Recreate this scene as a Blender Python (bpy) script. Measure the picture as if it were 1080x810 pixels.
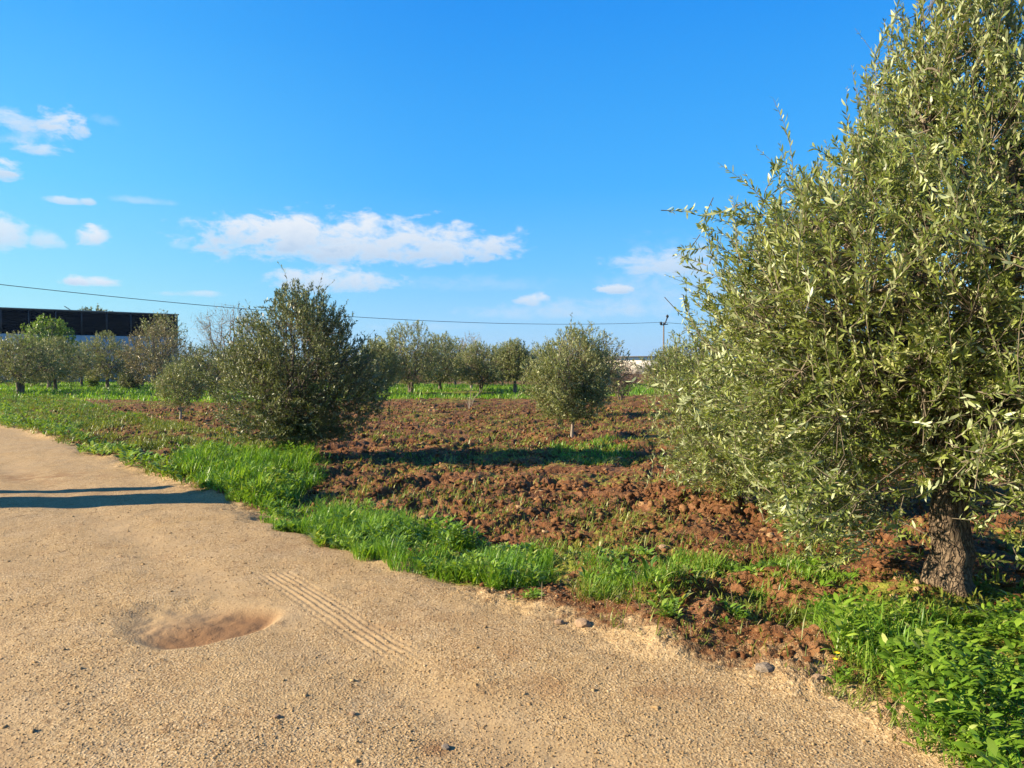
import bpy, math, random
import numpy as np
from mathutils import Vector

for o in list(bpy.data.objects):
    bpy.data.objects.remove(o, do_unlink=True)
S = bpy.context.scene
COL = S.collection
R = math.radians

# ------------------------------------------------------------------ camera
F, CX, CY, HOR, CAMH = 831.0, 540.0, 405.0, 388.0, 1.6
PITCH = math.atan((CY - HOR) / F)
cam = bpy.data.cameras.new('camera')
cam.sensor_fit = 'HORIZONTAL'
cam.angle = 2 * math.atan(540.0 / F)
cam.clip_start = 0.05
cam.clip_end = 20000
cam_o = bpy.data.objects.new('camera', cam)
COL.objects.link(cam_o)
cam_o.location = (0, 0, CAMH)
cam_o.rotation_euler = (R(90) - PITCH, 0, 0)
S.camera = cam_o

# ------------------------------------------------------------------ sun and sky
SUN_EL, SUN_BEHIND = 24.0, 8.0          # sun low on the left, a little behind the camera
sd = Vector((-math.cos(R(SUN_BEHIND)) * math.cos(R(SUN_EL)),
             -math.sin(R(SUN_BEHIND)) * math.cos(R(SUN_EL)), math.sin(R(SUN_EL))))
sun = bpy.data.lights.new('sun', 'SUN')
sun.energy = 5.0
sun.angle = R(0.5)
sun.color = (1.0, 0.85, 0.65)
sun_o = bpy.data.objects.new('sun', sun)
COL.objects.link(sun_o)
sun_o.rotation_euler = sd.to_track_quat('Z', 'Y').to_euler()
sun_o.location = (-20, -3, 30)
EXPOSURE = 1.42
SKY_STRENGTH = 0.08

S.render.engine = 'CYCLES'
S.view_settings.view_transform = 'Standard'
S.view_settings.look = 'None'
S.view_settings.gamma = 1
S.view_settings.exposure = EXPOSURE
S.view_settings.use_curve_mapping = False
S.cycles.use_denoising = True
S.cycles.max_bounces = 6
S.cycles.diffuse_bounces = 3
S.cycles.glossy_bounces = 2
S.cycles.transmission_bounces = 3
S.cycles.volume_bounces = 0
S.cycles.transparent_max_bounces = 4
S.cycles.caustics_reflective = False
S.cycles.caustics_refractive = False
S.cycles.sample_clamp_indirect = 4


def ray(px, py):
    """direction through a measured point of the photograph"""
    x, y = (px - CX) / F, (CY - py) / F
    c, s = math.cos(PITCH), math.sin(PITCH)
    return Vector((x, c + y * s, -s + y * c))


def G(px, py, z=0.0):
    d = ray(px, py)
    t = (z - CAMH) / d.z
    return (d.x * t, d.y * t)


def W(px, py, depth):
    d = ray(px, py)
    t = depth / d.y
    return Vector((d.x * t, depth, CAMH + d.z * t))


world = bpy.data.worlds.new('World')
S.world = world
world.use_nodes = True


def build_world():
    nt = world.node_tree
    N, L = nt.nodes, nt.links
    N.clear()

    def n(t, **k):
        q = N.new(t)
        for a, b in k.items():
            setattr(q, a, b)
        return q

    def math_(op, a, b=None, c=None, clamp=False):
        q = n('ShaderNodeMath', operation=op, use_clamp=clamp)
        for i, v in enumerate((a, b, c)):
            if v is None:
                continue
            if isinstance(v, (int, float)):
                q.inputs[i].default_value = v
            else:
                L.new(v, q.inputs[i])
        return q.outputs[0]

    sky = n('ShaderNodeTexSky', sky_type='NISHITA', sun_disc=False)
    sky.sun_elevation = R(SUN_EL)
    sky.sun_rotation = math.atan2(sd.x, sd.y)
    sky.altitude = 100
    sky.air_density = 1.0
    sky.dust_density = 0.25
    sky.ozone_density = 3.0
    hs = n('ShaderNodeHueSaturation')
    hs.inputs['Hue'].default_value = 0.493
    hs.inputs['Saturation'].default_value = 1.32
    hs.inputs['Value'].default_value = 1.2
    L.new(sky.outputs[0], hs.inputs['Color'])

    tc = n('ShaderNodeTexCoord')
    sep = n('ShaderNodeSeparateXYZ')
    L.new(tc.outputs['Generated'], sep.inputs[0])
    az = math_('ARCTAN2', sep.outputs[0], sep.outputs[1])
    el = math_('ARCSINE', sep.outputs[2])
    # measured clear-sky colours by height, paler and greener towards the sun
    def lin(c):
        return [((x / 255 + .055) / 1.055) ** 2.4 if x > 10 else x / 255 / 12.92 for x in c]

    def skyramp(stops):
        q = n('ShaderNodeValToRGB')
        e = q.color_ramp.elements
        while len(e) < len(stops):
            e.new(.5)
        for st, (deg, c) in zip(e, stops):
            st.position = max(0, deg) / 90
            st.color = (*lin(c), 1)
        L.new(math_('DIVIDE', el, math.pi / 2), q.inputs[0])
        return q.outputs[0]
    r_far = skyramp([(0, (160, 206, 240)), (3, (140, 203, 250)), (7, (98, 192, 255)), (12.7, (56, 174, 255)), (24, (24, 148, 248)), (45, (20, 104, 212)), (90, (18, 72, 170))])
    r_sun = skyramp([(0, (165, 224, 236)), (5, (140, 218, 236)), (12, (100, 204, 255)), (22, (58, 172, 255)), (45, (40, 130, 225)), (90, (18, 72, 170))])
    towards = n('ShaderNodeMapRange', interpolation_type='SMOOTHSTEP')
    towards.inputs['From Min'].default_value = -.02
    towards.inputs['From Max'].default_value = -.62
    L.new(az, towards.inputs['Value'])
    rm = n('ShaderNodeMix', data_type='RGBA')
    L.new(towards.outputs[0], rm.inputs['Factor'])
    L.new(r_far, rm.inputs['A'])
    L.new(r_sun, rm.inputs['B'])
    sc = n('ShaderNodeVectorMath', operation='SCALE')
    sc.inputs['Scale'].default_value = 1 / (SKY_STRENGTH * 2 ** EXPOSURE)
    L.new(rm.outputs['Result'], sc.inputs[0])
    clear = n('ShaderNodeMix', data_type='RGBA')
    clear.inputs['Factor'].default_value = .85
    L.new(hs.outputs[0], clear.inputs['A'])
    L.new(sc.outputs[0], clear.inputs['B'])
    comb = n('ShaderNodeCombineXYZ')
    L.new(az, comb.inputs[0])
    L.new(math_('MULTIPLY', el, 1.9), comb.inputs[1])
    nz = n('ShaderNodeTexNoise', noise_dimensions='3D')
    nz.inputs['Scale'].default_value = 24
    nz.inputs['Detail'].default_value = 8
    nz.inputs['Roughness'].default_value = 0.66
    nz.inputs['Distortion'].default_value = 0.35
    L.new(comb.outputs[0], nz.inputs['Vector'])
    nz2 = n('ShaderNodeTexNoise', noise_dimensions='3D')
    nz2.inputs['Scale'].default_value = 60
    nz2.inputs['Detail'].default_value = 5
    L.new(comb.outputs[0], nz2.inputs['Vector'])
    nsum = math_('ADD', math_('MULTIPLY', math_('SUBTRACT', nz.outputs[0], 0.5), 4.0),
                 math_('MULTIPLY', math_('SUBTRACT', nz2.outputs[0], 0.5), 1.3))
    # centre x, y, half width, half height (measured), density, softness
    CL = [(372, 257, 165, 31, 1.0, 0.8), (305, 250, 80, 24, 1.0, .6), (478, 262, 72, 20, .95, .7), (352, 296, 76, 17, .9, .8),
          (640, 326, 90, 13, .6, 1.3), (562, 317, 19, 9, .95, .7), (648, 306, 21, 6, .9, .7),
          (703, 280, 62, 21, .8, 1.), (715, 300, 75, 45, .5, 1.6), (560, 330, 70, 9, .45, 1.3), (500, 300, 90, 10, .25, 1.4),
          (14, 130, 34, 16, .75, 1.2), (62, 132, 26, 22, .95, 1.), (45, 158, 32, 9, .8, 1.), (30, 145, 30, 14, .5, 1.3), (5, 180, 18, 13, .9, .9),
          (65, 212, 22, 5, .75, .9), (92, 213, 9, 4, .7, .9), (150, 212, 34, 5, .4, 1.2),
          (2, 248, 27, 24, .9, .9), (50, 254, 18, 14, .75, 1.), (97, 252, 19, 14, 1., .7), (100, 298, 32, 7, 1., .7),
          (200, 310, 36, 4, .6, 1.), (190, 259, 12, 6, .25, 1.), (112, 128, 16, 6, .2, 1.2),
          (450, 345, 60, 5, .25, 1.2), (-120, 200, 70, 30, .9, .9), (1220, 250, 90, 30, .9, .9), (1400, 180, 80, 20, .8, 1.)]
    tot, low = None, None
    for (px, py, a, b, dens, soft) in CL:
        d = ray(px, py).normalized()
        ca, ce = math.atan2(d.x, d.y), math.asin(d.z)
        k = math.cos(math.atan((px - CX) / F))
        ra, re = a / F * k * k, b / F * k
        u = math_('MULTIPLY', math_('SUBTRACT', az, ca), 1 / ra)
        v = math_('MULTIPLY', math_('SUBTRACT', el, ce), 1 / re)
        # flat undersides: the lower half falls off faster
        vv = math_('MULTIPLY', v, math_('MULTIPLY_ADD', math_('LESS_THAN', v, 0.0), 0.35, 1.0))
        r2 = math_('ADD', math_('MULTIPLY', u, u), math_('MULTIPLY', vv, vv))
        m = math_('SUBTRACT', 1.0, r2)
        m = math_('ADD', math_('MAXIMUM', m, -3.0), math_('MULTIPLY', nsum, 1.55 if -20 < px < 130 and py < 190 else 1.1))
        mr = n('ShaderNodeMapRange', interpolation_type='SMOOTHSTEP')
        mr.inputs['From Min'].default_value = -0.35 * soft
        mr.inputs['From Max'].default_value = 1.45 * soft
        mr.inputs['To Max'].default_value = dens
        L.new(m, mr.inputs['Value'])
        tot = mr.outputs[0] if tot is None else math_('MAXIMUM', tot, mr.outputs[0])
        sh = math_('MULTIPLY', mr.outputs[0], math_('MULTIPLY_ADD', math_('ADD', v, math_('MULTIPLY', nsum, -.35)), -0.62, 0.32, clamp=True))
        low = sh if low is None else math_('MAXIMUM', low, sh)
    cc = n('ShaderNodeMix', data_type='RGBA')
    K = 1 / (SKY_STRENGTH * 2 ** EXPOSURE)
    cc.inputs['A'].default_value = (.84 * K, .89 * K, .95 * K, 1)
    cc.inputs['B'].default_value = (.42 * K, .60 * K, .82 * K, 1)
    L.new(low, cc.inputs['Factor'])
    mx = n('ShaderNodeMix', data_type='RGBA')
    L.new(tot, mx.inputs['Factor'])
    L.new(clear.outputs['Result'], mx.inputs['A'])
    L.new(cc.outputs['Result'], mx.inputs['B'])
    bg = n('ShaderNodeBackground')
    bg.inputs['Strength'].default_value = SKY_STRENGTH
    L.new(mx.outputs['Result'], bg.inputs['Color'])
    out = n('ShaderNodeOutputWorld')
    L.new(bg.outputs[0], out.inputs['Surface'])
    world.cycles.sampling_method = 'MANUAL'
    world.cycles.sample_map_resolution = 512


build_world()


# ------------------------------------------------------------------ numpy noise
def h32(ix, iy, seed):
    a = (ix.astype(np.int64) * 374761393 + iy.astype(np.int64) * 668265263 + seed * 974711) & 0xffffffff
    a = ((a ^ (a >> 13)) * 1274126177) & 0xffffffff
    a = ((a ^ (a >> 16)) * 2246822519) & 0xffffffff
    a = a ^ (a >> 15)
    return (a & 0xffffff) / float(0xffffff)


def vnoise(x, y, seed=0):
    ix, iy = np.floor(x), np.floor(y)
    fx, fy = x - ix, y - iy
    fx = fx * fx * (3 - 2 * fx)
    fy = fy * fy * (3 - 2 * fy)
    a, b = h32(ix, iy, seed), h32(ix + 1, iy, seed)
    c, d = h32(ix, iy + 1, seed), h32(ix + 1, iy + 1, seed)
    return (a * (1 - fx) + b * fx) * (1 - fy) + (c * (1 - fx) + d * fx) * fy


def fbm(x, y, seed=0, oct=4, gain=.5):
    x, y = np.asarray(x, float), np.asarray(y, float)
    s, a, t = 0, 1.0, 0
    for i in range(oct):
        s = s + a * vnoise(x, y, seed + i * 17)
        t += a
        a *= gain
        x, y = x * 2.03 + 11.3, y * 2.03 - 7.1
    return s / t


def worley(x, y, seed=0):
    ix, iy = np.floor(x), np.floor(y)
    best = np.full(x.shape, 9.0)
    rid = np.zeros(x.shape)
    for dx in (-1, 0, 1):
        for dy in (-1, 0, 1):
            cx, cy = ix + dx, iy + dy
            px, py = cx + h32(cx, cy, seed), cy + h32(cx, cy, seed + 5)
            d = np.hypot(x - px, y - py)
            m = d < best
            best = np.where(m, d, best)
            rid = np.where(m, h32(cx, cy, seed + 9), rid)
    return best, rid


def sstep(a, b, x):
    t = np.clip((x - a) / (b - a), 0, 1)
    return t * t * (3 - 2 * t)


# ------------------------------------------------------------------ mesh helpers
def link(name, me, mat=None, parent=None):
    o = bpy.data.objects.new(name, me)
    COL.objects.link(o)
    if mat is not None:
        me.materials.append(mat)
    if parent is not None:
        o.parent = parent
    return o


def np_mesh(name, verts, faces, attrs=None, smooth=False):
    """verts (n,3); faces a list of (m,k) index arrays"""
    me = bpy.data.meshes.new(name)
    verts = np.asarray(verts, np.float32)
    me.vertices.add(len(verts))
    me.vertices.foreach_set('co', verts.ravel())
    faces = [np.asarray(f, np.int32) for f in faces if len(f)]
    loops = np.concatenate([f.ravel() for f in faces])
    tot = np.concatenate([np.full(len(f), f.shape[1], np.int32) for f in faces])
    me.loops.add(len(loops))
    me.loops.foreach_set('vertex_index', loops)
    me.polygons.add(len(tot))
    me.polygons.foreach_set('loop_start', np.concatenate(([0], np.cumsum(tot)[:-1])).astype(np.int32))
    if smooth:
        me.polygons.foreach_set('use_smooth', np.ones(len(tot), bool))
    for k, a in (attrs or {}).items():
        at = me.attributes.new(k, 'FLOAT', 'POINT')
        at.data.foreach_set('value', np.asarray(a, np.float32))
    me.update()
    me.validate()
    return me


def tag(o, label=None, cat=None, group=None, kind=None):
    if label:
        o['label'] = label
    if cat:
        o['category'] = cat
    if group:
        o['group'] = group
    if kind:
        o['kind'] = kind
    return o


def empty(name, loc):
    o = bpy.data.objects.new(name, None)
    COL.objects.link(o)
    o.location = loc
    o.empty_display_size = .2
    return o


class MB:
    """collects tubes and boxes into one mesh"""
    def __init__(self):
        self.v, self.f4, self.f3, self.n = [], [], [], 0

    def add(self, v, f4=None, f3=None):
        v = np.asarray(v, float)
        if f4 is not None and len(f4):
            self.f4.append(np.asarray(f4) + self.n)
        if f3 is not None and len(f3):
            self.f3.append(np.asarray(f3) + self.n)
        self.v.append(v)
        self.n += len(v)

    def tube(self, pts, rad, sides=5, cap=True):
        pts = np.asarray(pts, float)
        n = len(pts)
        rad = np.broadcast_to(np.asarray(rad, float), (n,))
        t = np.gradient(pts, axis=0)
        t /= np.linalg.norm(t, axis=1)[:, None] + 1e-9
        ref = np.array([0.31, 0.95, 0.05]) if abs(t[:, 2]).mean() > .5 else np.array([.05, .1, 1.])
        a = np.cross(t, ref)
        a /= np.linalg.norm(a, axis=1)[:, None] + 1e-9
        b = np.cross(t, a)
        th = np.arange(sides) * 2 * np.pi / sides
        ring = pts[:, None, :] + rad[:, None, None] * (np.cos(th)[None, :, None] * a[:, None, :] + np.sin(th)[None, :, None] * b[:, None, :])
        v = ring.reshape(-1, 3)
        i = np.arange(n - 1)[:, None] * sides
        j = np.arange(sides)[None, :]
        jn = (j + 1) % sides
        f = np.stack([i + j, i + jn, i + sides + jn, i + sides + j], -1).reshape(-1, 4)
        f3 = []
        if cap:
            v = np.vstack([v, pts[-1:] + t[-1:] * rad[-1]])
            e = len(v) - 1
            f3 = [((n - 1) * sides + q, (n - 1) * sides + (q + 1) % sides, e) for q in range(sides)]
        self.add(v, f, f3)

    def box(self, c, half, rz=0.0):
        s = np.array([[-1, -1, -1], [1, -1, -1], [1, 1, -1], [-1, 1, -1], [-1, -1, 1], [1, -1, 1], [1, 1, 1], [-1, 1, 1]], float) * np.asarray(half)
        ca, sa = math.cos(rz), math.sin(rz)
        s = s @ np.array([[ca, sa, 0], [-sa, ca, 0], [0, 0, 1]])
        self.add(s + np.asarray(c), [[0, 3, 2, 1], [4, 5, 6, 7], [0, 1, 5, 4], [1, 2, 6, 5], [2, 3, 7, 6], [3, 0, 4, 7]])

    def build(self, name, mat, parent=None, smooth=False, attrs=None):
        fs = []
        if self.f4:
            fs.append(np.concatenate(self.f4))
        if self.f3:
            fs.append(np.concatenate([np.asarray(q).reshape(-1, 3) for q in self.f3]))
        return link(name, np_mesh(name, np.concatenate(self.v), fs, attrs, smooth), mat, parent)


# ------------------------------------------------------------------ materials
def mat_new(name):
    m = bpy.data.materials.new(name)
    m.use_nodes = True
    nt = m.node_tree
    nt.nodes.clear()
    out = nt.nodes.new('ShaderNodeOutputMaterial')
    return m, nt, out


class NT:
    def __init__(self, nt):
        self.nt, self.L = nt, nt.links

    def n(self, t, **k):
        q = self.nt.nodes.new(t)
        for a, b in k.items():
            setattr(q, a, b)
        return q

    def set(self, sock, v):
        if hasattr(v, 'is_linked'):
            self.L.new(v, sock)
        else:
            sock.default_value = v

    def m(self, op, a, b=None, c=None, clamp=False):
        q = self.n('ShaderNodeMath', operation=op, use_clamp=clamp)
        for i, v in enumerate((a, b, c)):
            if v is not None:
                self.set(q.inputs[i], v)
        return q.outputs[0]

    def mix(self, f, a, b):
        q = self.n('ShaderNodeMix', data_type='RGBA')
        self.set(q.inputs['Factor'], f)
        self.set(q.inputs['A'], a if hasattr(a, 'is_linked') else (*a, 1))
        self.set(q.inputs['B'], b if hasattr(b, 'is_linked') else (*b, 1))
        return q.outputs['Result']

    def attr(self, name):
        return self.n('ShaderNodeAttribute', attribute_name=name).outputs['Fac']

    def noise(self, vec, scale, detail=4, rough=.55):
        q = self.n('ShaderNodeTexNoise')
        q.inputs['Scale'].default_value = scale
        q.inputs['Detail'].default_value = detail
        q.inputs['Roughness'].default_value = rough
        self.L.new(vec, q.inputs['Vector'])
        return q.outputs[0]

    def vor(self, vec, scale, out='Distance', feature='F1'):
        q = self.n('ShaderNodeTexVoronoi', feature=feature)
        q.inputs['Scale'].default_value = scale
        self.L.new(vec, q.inputs['Vector'])
        return q.outputs[out]

    def rng(self, v, a, b, c=0., d=1.):
        q = self.n('ShaderNodeMapRange', interpolation_type='SMOOTHSTEP')
        self.set(q.inputs['Value'], v)
        for k, x in zip(('From Min', 'From Max', 'To Min', 'To Max'), (a, b, c, d)):
            q.inputs[k].default_value = x
        return q.outputs[0]

    def ramp(self, v, stops):
        q = self.n('ShaderNodeValToRGB')
        e = q.color_ramp.elements
        while len(e) < len(stops):
            e.new(0.5)
        for s, (p, c) in zip(e, stops):
            s.position = p
            s.color = (*c, 1)
        self.set(q.inputs[0], v)
        return q.outputs[0]

    def bump(self, h, strength, dist, normal=None):
        q = self.n('ShaderNodeBump')
        q.inputs['Strength'].default_value = strength
        q.inputs['Distance'].default_value = dist
        self.L.new(h, q.inputs['Height'])
        if normal is not None:
            self.L.new(normal, q.inputs['Normal'])
        return q.outputs[0]

    def pbsdf(self, col, rough=.7, spec=.3, normal=None):
        q = self.n('ShaderNodeBsdfPrincipled')
        self.set(q.inputs['Base Color'], col if hasattr(col, 'is_linked') else (*col, 1))
        self.set(q.inputs['Roughness'], rough)
        self.set(q.inputs['Specular IOR Level'], spec)
        if normal is not None:
            self.L.new(normal, q.inputs['Normal'])
        return q.outputs[0]


def leaf_mat(name, stops, back=None, trans=.3, rough=.45, spec=.4, tcol=(1.25, 1.2, .6)):
    m, nt, out = mat_new(name)
    t = NT(nt)
    c = t.ramp(t.attr('v'), stops)
    face = c
    if back is not None:
        g = t.n('ShaderNodeNewGeometry')
        face = t.mix(g.outputs['Backfacing'], c, back)
    p = t.pbsdf(face, rough, spec)
    tr = t.n('ShaderNodeBsdfTranslucent')
    mc = t.n('ShaderNodeMix', data_type='RGBA', blend_type='MULTIPLY')
    mc.inputs['Factor'].default_value = 1
    t.L.new(c, mc.inputs['A'])
    mc.inputs['B'].default_value = (*tcol, 1)
    t.L.new(mc.outputs['Result'], tr.inputs['Color'])
    ms = t.n('ShaderNodeMixShader')
    ms.inputs[0].default_value = trans
    t.L.new(p, ms.inputs[1])
    t.L.new(tr.outputs[0], ms.inputs[2])
    t.L.new(ms.outputs[0], out.inputs['Surface'])
    return m


def simple_mat(name, col, rough=.7, spec=.3, var=.25, scale=6., bump=0., bdist=.01, stretch=None):
    m, nt, out = mat_new(name)
    t = NT(nt)
    tc = t.n('ShaderNodeTexCoord').outputs['Object']
    if stretch:
        mp = t.n('ShaderNodeMapping')
        mp.inputs['Scale'].default_value = stretch
        t.L.new(tc, mp.inputs['Vector'])
        tc = mp.outputs[0]
    nz = t.noise(tc, scale, 6, .65)
    dark = tuple(c * (1 - var) for c in col)
    lite = tuple(min(1, c * (1 + var)) for c in col)
    c = t.ramp(nz, [(.3, dark), (.7, lite)])
    nb = t.bump(t.noise(tc, scale * 3, 6, .7), bump, bdist) if bump else None
    t.L.new(t.pbsdf(c, rough, spec, nb), out.inputs['Surface'])
    return m


M = {}
M['olive'] = leaf_mat('olive_leaf', [(0., (.060, .088, .015)), (.5, (.165, .210, .036)), (.8, (.29, .335, .080)), (1., (.47, .47, .21))],
                      back=(.41, .455, .22), trans=.30, rough=.42, spec=.45)
M['olive_dark'] = leaf_mat('dark_olive_leaf', [(0., (.040, .058, .016)), (.5, (.105, .130, .034)), (.85, (.185, .205, .060)), (1., (.27, .27, .12))],
                           back=(.23, .26, .135), trans=.24, rough=.45, spec=.35)
M['olive_grey'] = leaf_mat('grey_olive_leaf', [(0., (.075, .10, .025)), (.5, (.165, .195, .048)), (.85, (.27, .29, .09)), (1., (.38, .38, .16))],
                           back=(.33, .355, .17), trans=.28, rough=.45, spec=.4)
M['green_leaf'] = leaf_mat('fresh_green_leaf', [(0., (.07, .13, .015)), (.5, (.15, .25, .03)), (1., (.26, .36, .06))], trans=.36)
M['brown_leaf'] = leaf_mat('brown_leaf', [(0., (.10, .088, .03)), (.5, (.21, .18, .07)), (1., (.36, .31, .15))], trans=.2)
M['purple_leaf'] = leaf_mat('reddish_twig_leaf', [(0., (.10, .06, .045)), (.5, (.16, .10, .075)), (1., (.23, .16, .12))], trans=.15)
M['grass'] = leaf_mat('grass_blade', [(0., (.050, .13, .012)), (.45, (.13, .27, .022)), (.8, (.24, .38, .040)), (1., (.38, .41, .10))],
                      trans=.42, rough=.4, spec=.35, tcol=(1.3, 1.3, .5))
M['grass_yellow'] = leaf_mat('yellow_grass_blade', [(0., (.09, .13, .016)), (.5, (.20, .24, .03)), (1., (.33, .31, .06))], trans=.3, tcol=(1.2, 1.2, .5))
M['weed'] = leaf_mat('weed_leaf', [(0., (.062, .14, .013)), (.5, (.175, .305, .024)), (.9, (.30, .41, .055)), (1., (.42, .45, .13))],
                     back=(.17, .26, .065), trans=.36, rough=.4, spec=.4, tcol=(1.3, 1.25, .5))
M['dry'] = leaf_mat('dry_stalk', [(0., (.22, .16, .08)), (1., (.42, .33, .19))], trans=.15, rough=.8, spec=.1)
M['bark_big'] = None
M['bark'] = simple_mat('olive_bark', (.13, .105, .08), .9, .15, .45, 9, .8, .02, (1, 1, .25))
M['bark_pale'] = simple_mat('pale_bark', (.27, .22, .165), .85, .2, .3, 12, .4, .01, (1, 1, .3))
M['twig'] = simple_mat('olive_twig', (.16, .13, .085), .8, .2, .3, 14)
M['stone'] = simple_mat('limestone', (.36, .24, .14), .9, .2, .3, 9, .6, .02)
M['stone_grey'] = simple_mat('grey_limestone', (.25, .20, .145), .9, .2, .3, 9, .6, .02)
M['flower'] = simple_mat('yellow_petal', (.80, .58, .02), .6, .3, .1)


def bark_mat():
    m, nt, out = mat_new('cracked_olive_bark')
    t = NT(nt)
    tc = t.n('ShaderNodeTexCoord').outputs['Object']
    mp = t.n('ShaderNodeMapping')
    mp.inputs['Scale'].default_value = (1, 1, .2)
    wn = t.n('ShaderNodeTexNoise')
    wn.inputs['Scale'].default_value = 9
    wn.inputs['Detail'].default_value = 4
    t.L.new(tc, wn.inputs['Vector'])
    wv = t.n('ShaderNodeVectorMath', operation='MULTIPLY_ADD')
    wv.inputs[1].default_value = (.09, .09, .09)
    t.L.new(wn.outputs['Color'], wv.inputs[0])
    t.L.new(tc, wv.inputs[2])
    t.L.new(wv.outputs[0], mp.inputs['Vector'])
    crack = t.vor(mp.outputs[0], 40, 'Distance', 'DISTANCE_TO_EDGE')
    nz = t.noise(tc, 22, 6, .7)
    c = t.ramp(nz, [(.25, (.10, .068, .042)), (.55, (.20, .145, .09)), (.8, (.32, .25, .165))])
    c = t.mix(t.rng(crack, 0., .12, .75, 0.), c, (.035, .026, .02))
    hgt = t.m('ADD', t.rng(crack, 0, .2), t.m('MULTIPLY', nz, .8))
    t.L.new(t.pbsdf(c, .9, .15, t.bump(hgt, 1., .018)), out.inputs['Surface'])
    return m


M['bark_big'] = bark_mat()


def ground_mat():
    m, nt, out = mat_new('ground_soil')
    t = NT(nt)
    pos = t.n('ShaderNodeNewGeometry').outputs['Position']
    mp = t.n('ShaderNodeMapping')
    mp.inputs['Scale'].default_value = (1, 1, 1)
    t.L.new(pos, mp.inputs['Vector'])
    p = mp.outputs[0]
    # gravel road
    big = t.noise(p, .45, 4, .6)
    mid = t.noise(p, 2.6, 5, .6)
    fine = t.noise(p, 38, 4, .7)
    vg = t.n('ShaderNodeTexVoronoi', feature='F1')
    vg.inputs['Scale'].default_value = 62
    t.L.new(p, vg.inputs['Vector'])
    sepc = t.n('ShaderNodeSeparateColor')
    t.L.new(vg.outputs['Color'], sepc.inputs[0])
    vg2 = t.vor(p, 130)
    road = t.ramp(big, [(.3, (.33, .228, .108)), (.5, (.37, .252, .115)), (.7, (.40, .265, .110))])
    road = t.mix(t.rng(mid, .45, .75, 0, .45), road, (.42, .31, .175))
    road = t.mix(t.rng(mid, .5, .25, 0, .5), road, (.27, .155, .066))
    road = t.mix(t.m('MULTIPLY', t.rng(sepc.outputs[0], .5, .95, 0, .75), t.rng(vg.outputs['Distance'], .5, .25)), road, (.48, .34, .175))
    road = t.mix(t.rng(sepc.outputs[1], .72, .98, 0, .5), road, (.14, .075, .033))
    road = t.mix(t.rng(fine, .5, .3, 0, .35), road, (.17, .10, .045))
    vs = t.n('ShaderNodeTexVoronoi', feature='F1')
    vs.inputs['Scale'].default_value = 95
    t.L.new(p, vs.inputs['Vector'])
    sp = t.n('ShaderNodeSeparateColor')
    t.L.new(vs.outputs['Color'], sp.inputs[0])
    grit = t.m('MULTIPLY', t.rng(t.noise(p, 1.1, 4, .6), .3, .6, .35, 1.), t.m('SUBTRACT', 1., t.m('MULTIPLY', t.attr('smooth'), .8)))
    road = t.mix(t.m('MULTIPLY', t.rng(sp.outputs[0], .45, 1., 0, .7), grit), road, (.56, .42, .235))
    road = t.mix(t.m('MULTIPLY', t.rng(sp.outputs[1], .6, 1., 0, .6), grit), road, (.17, .10, .045))
    road = t.mix(t.m('MULTIPLY', t.attr('smooth'), .4), road, (.37, .265, .145))
    road = t.mix(t.m('MULTIPLY', t.attr('red'), .85), road, (.20, .10, .042))
    # reddish clay soil
    s1 = t.noise(p, 1.3, 5, .6)
    s2 = t.noise(p, 9, 5, .7)
    s3 = t.noise(p, 60, 3, .7)
    soil = t.ramp(s2, [(.25, (.060, .024, .009)), (.5, (.140, .057, .020)), (.75, (.24, .120, .047))])
    soil = t.mix(t.rng(s1, .48, .72, 0, .45), soil, (.27, .155, .062))
    soil = t.mix(t.rng(t.noise(p, .55, 4, .6), .5, .3, 0, .6), soil, (.085, .034, .013))
    soil = t.mix(t.rng(s3, .55, .8, 0, .6), soil, (.37, .23, .13))
    soil = t.mix(t.rng(t.attr('clod'), .0, 1., .0, .35), soil, (.33, .175, .09))
    # low yellow-green ground cover growing on the soil
    gn = t.rng(t.m('ADD', t.m('MULTIPLY', t.attr('green'), 1.0), t.m('MULTIPLY', t.m('SUBTRACT', s2, .5), 1.9)), .45, .8)
    gcol = t.ramp(t.noise(p, 1.7, 5, .7), [(.3, (.10, .135, .018)), (.55, (.19, .20, .03)), (.75, (.28, .235, .05))])
    soil = t.mix(gn, soil, gcol)
    rr = t.rng(t.m('ADD', t.attr('sand'), t.m('MULTIPLY', t.m('SUBTRACT', t.noise(p, 5, 6, .7), .5), 1.5)), .5, .88)
    col = t.mix(rr, soil, road)
    hgt = t.m('ADD', t.m('MULTIPLY', t.rng(vg.outputs['Distance'], .6, .1), .7), t.m('MULTIPLY', fine, .9))
    hgt = t.m('ADD', hgt, t.m('MULTIPLY', t.rng(vg2, .6, .1), .35))
    smooth = t.m('SUBTRACT', 1., t.m('MULTIPLY', t.attr('smooth'), .75))
    hgt = t.m('MULTIPLY', hgt, smooth)
    nb = t.bump(hgt, .6, .007)
    nb = t.bump(t.m('MULTIPLY', s2, t.m('SUBTRACT', 1., rr)), .8, .05, nb)
    t.L.new(t.pbsdf(col, .95, .12, nb), out.inputs['Surface'])
    return m


M['ground'] = ground_mat()

# ------------------------------------------------------------------ ground: one sheet, split into road and field
EDGE = np.array([(40., -60.), (14, -22), (6.0, -6.5), (3.4, -1.2), (2.35, 1.6)] +
                [G(*p) for p in [(1005, 803), (870, 737), (700, 690), (580, 652), (500, 627), (400, 592), (290, 551), (210, 522), (120, 491), (60, 467), (0, 447)]] +
                [(-24, 36), (-60, 84), (-160, 200)])


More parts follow.
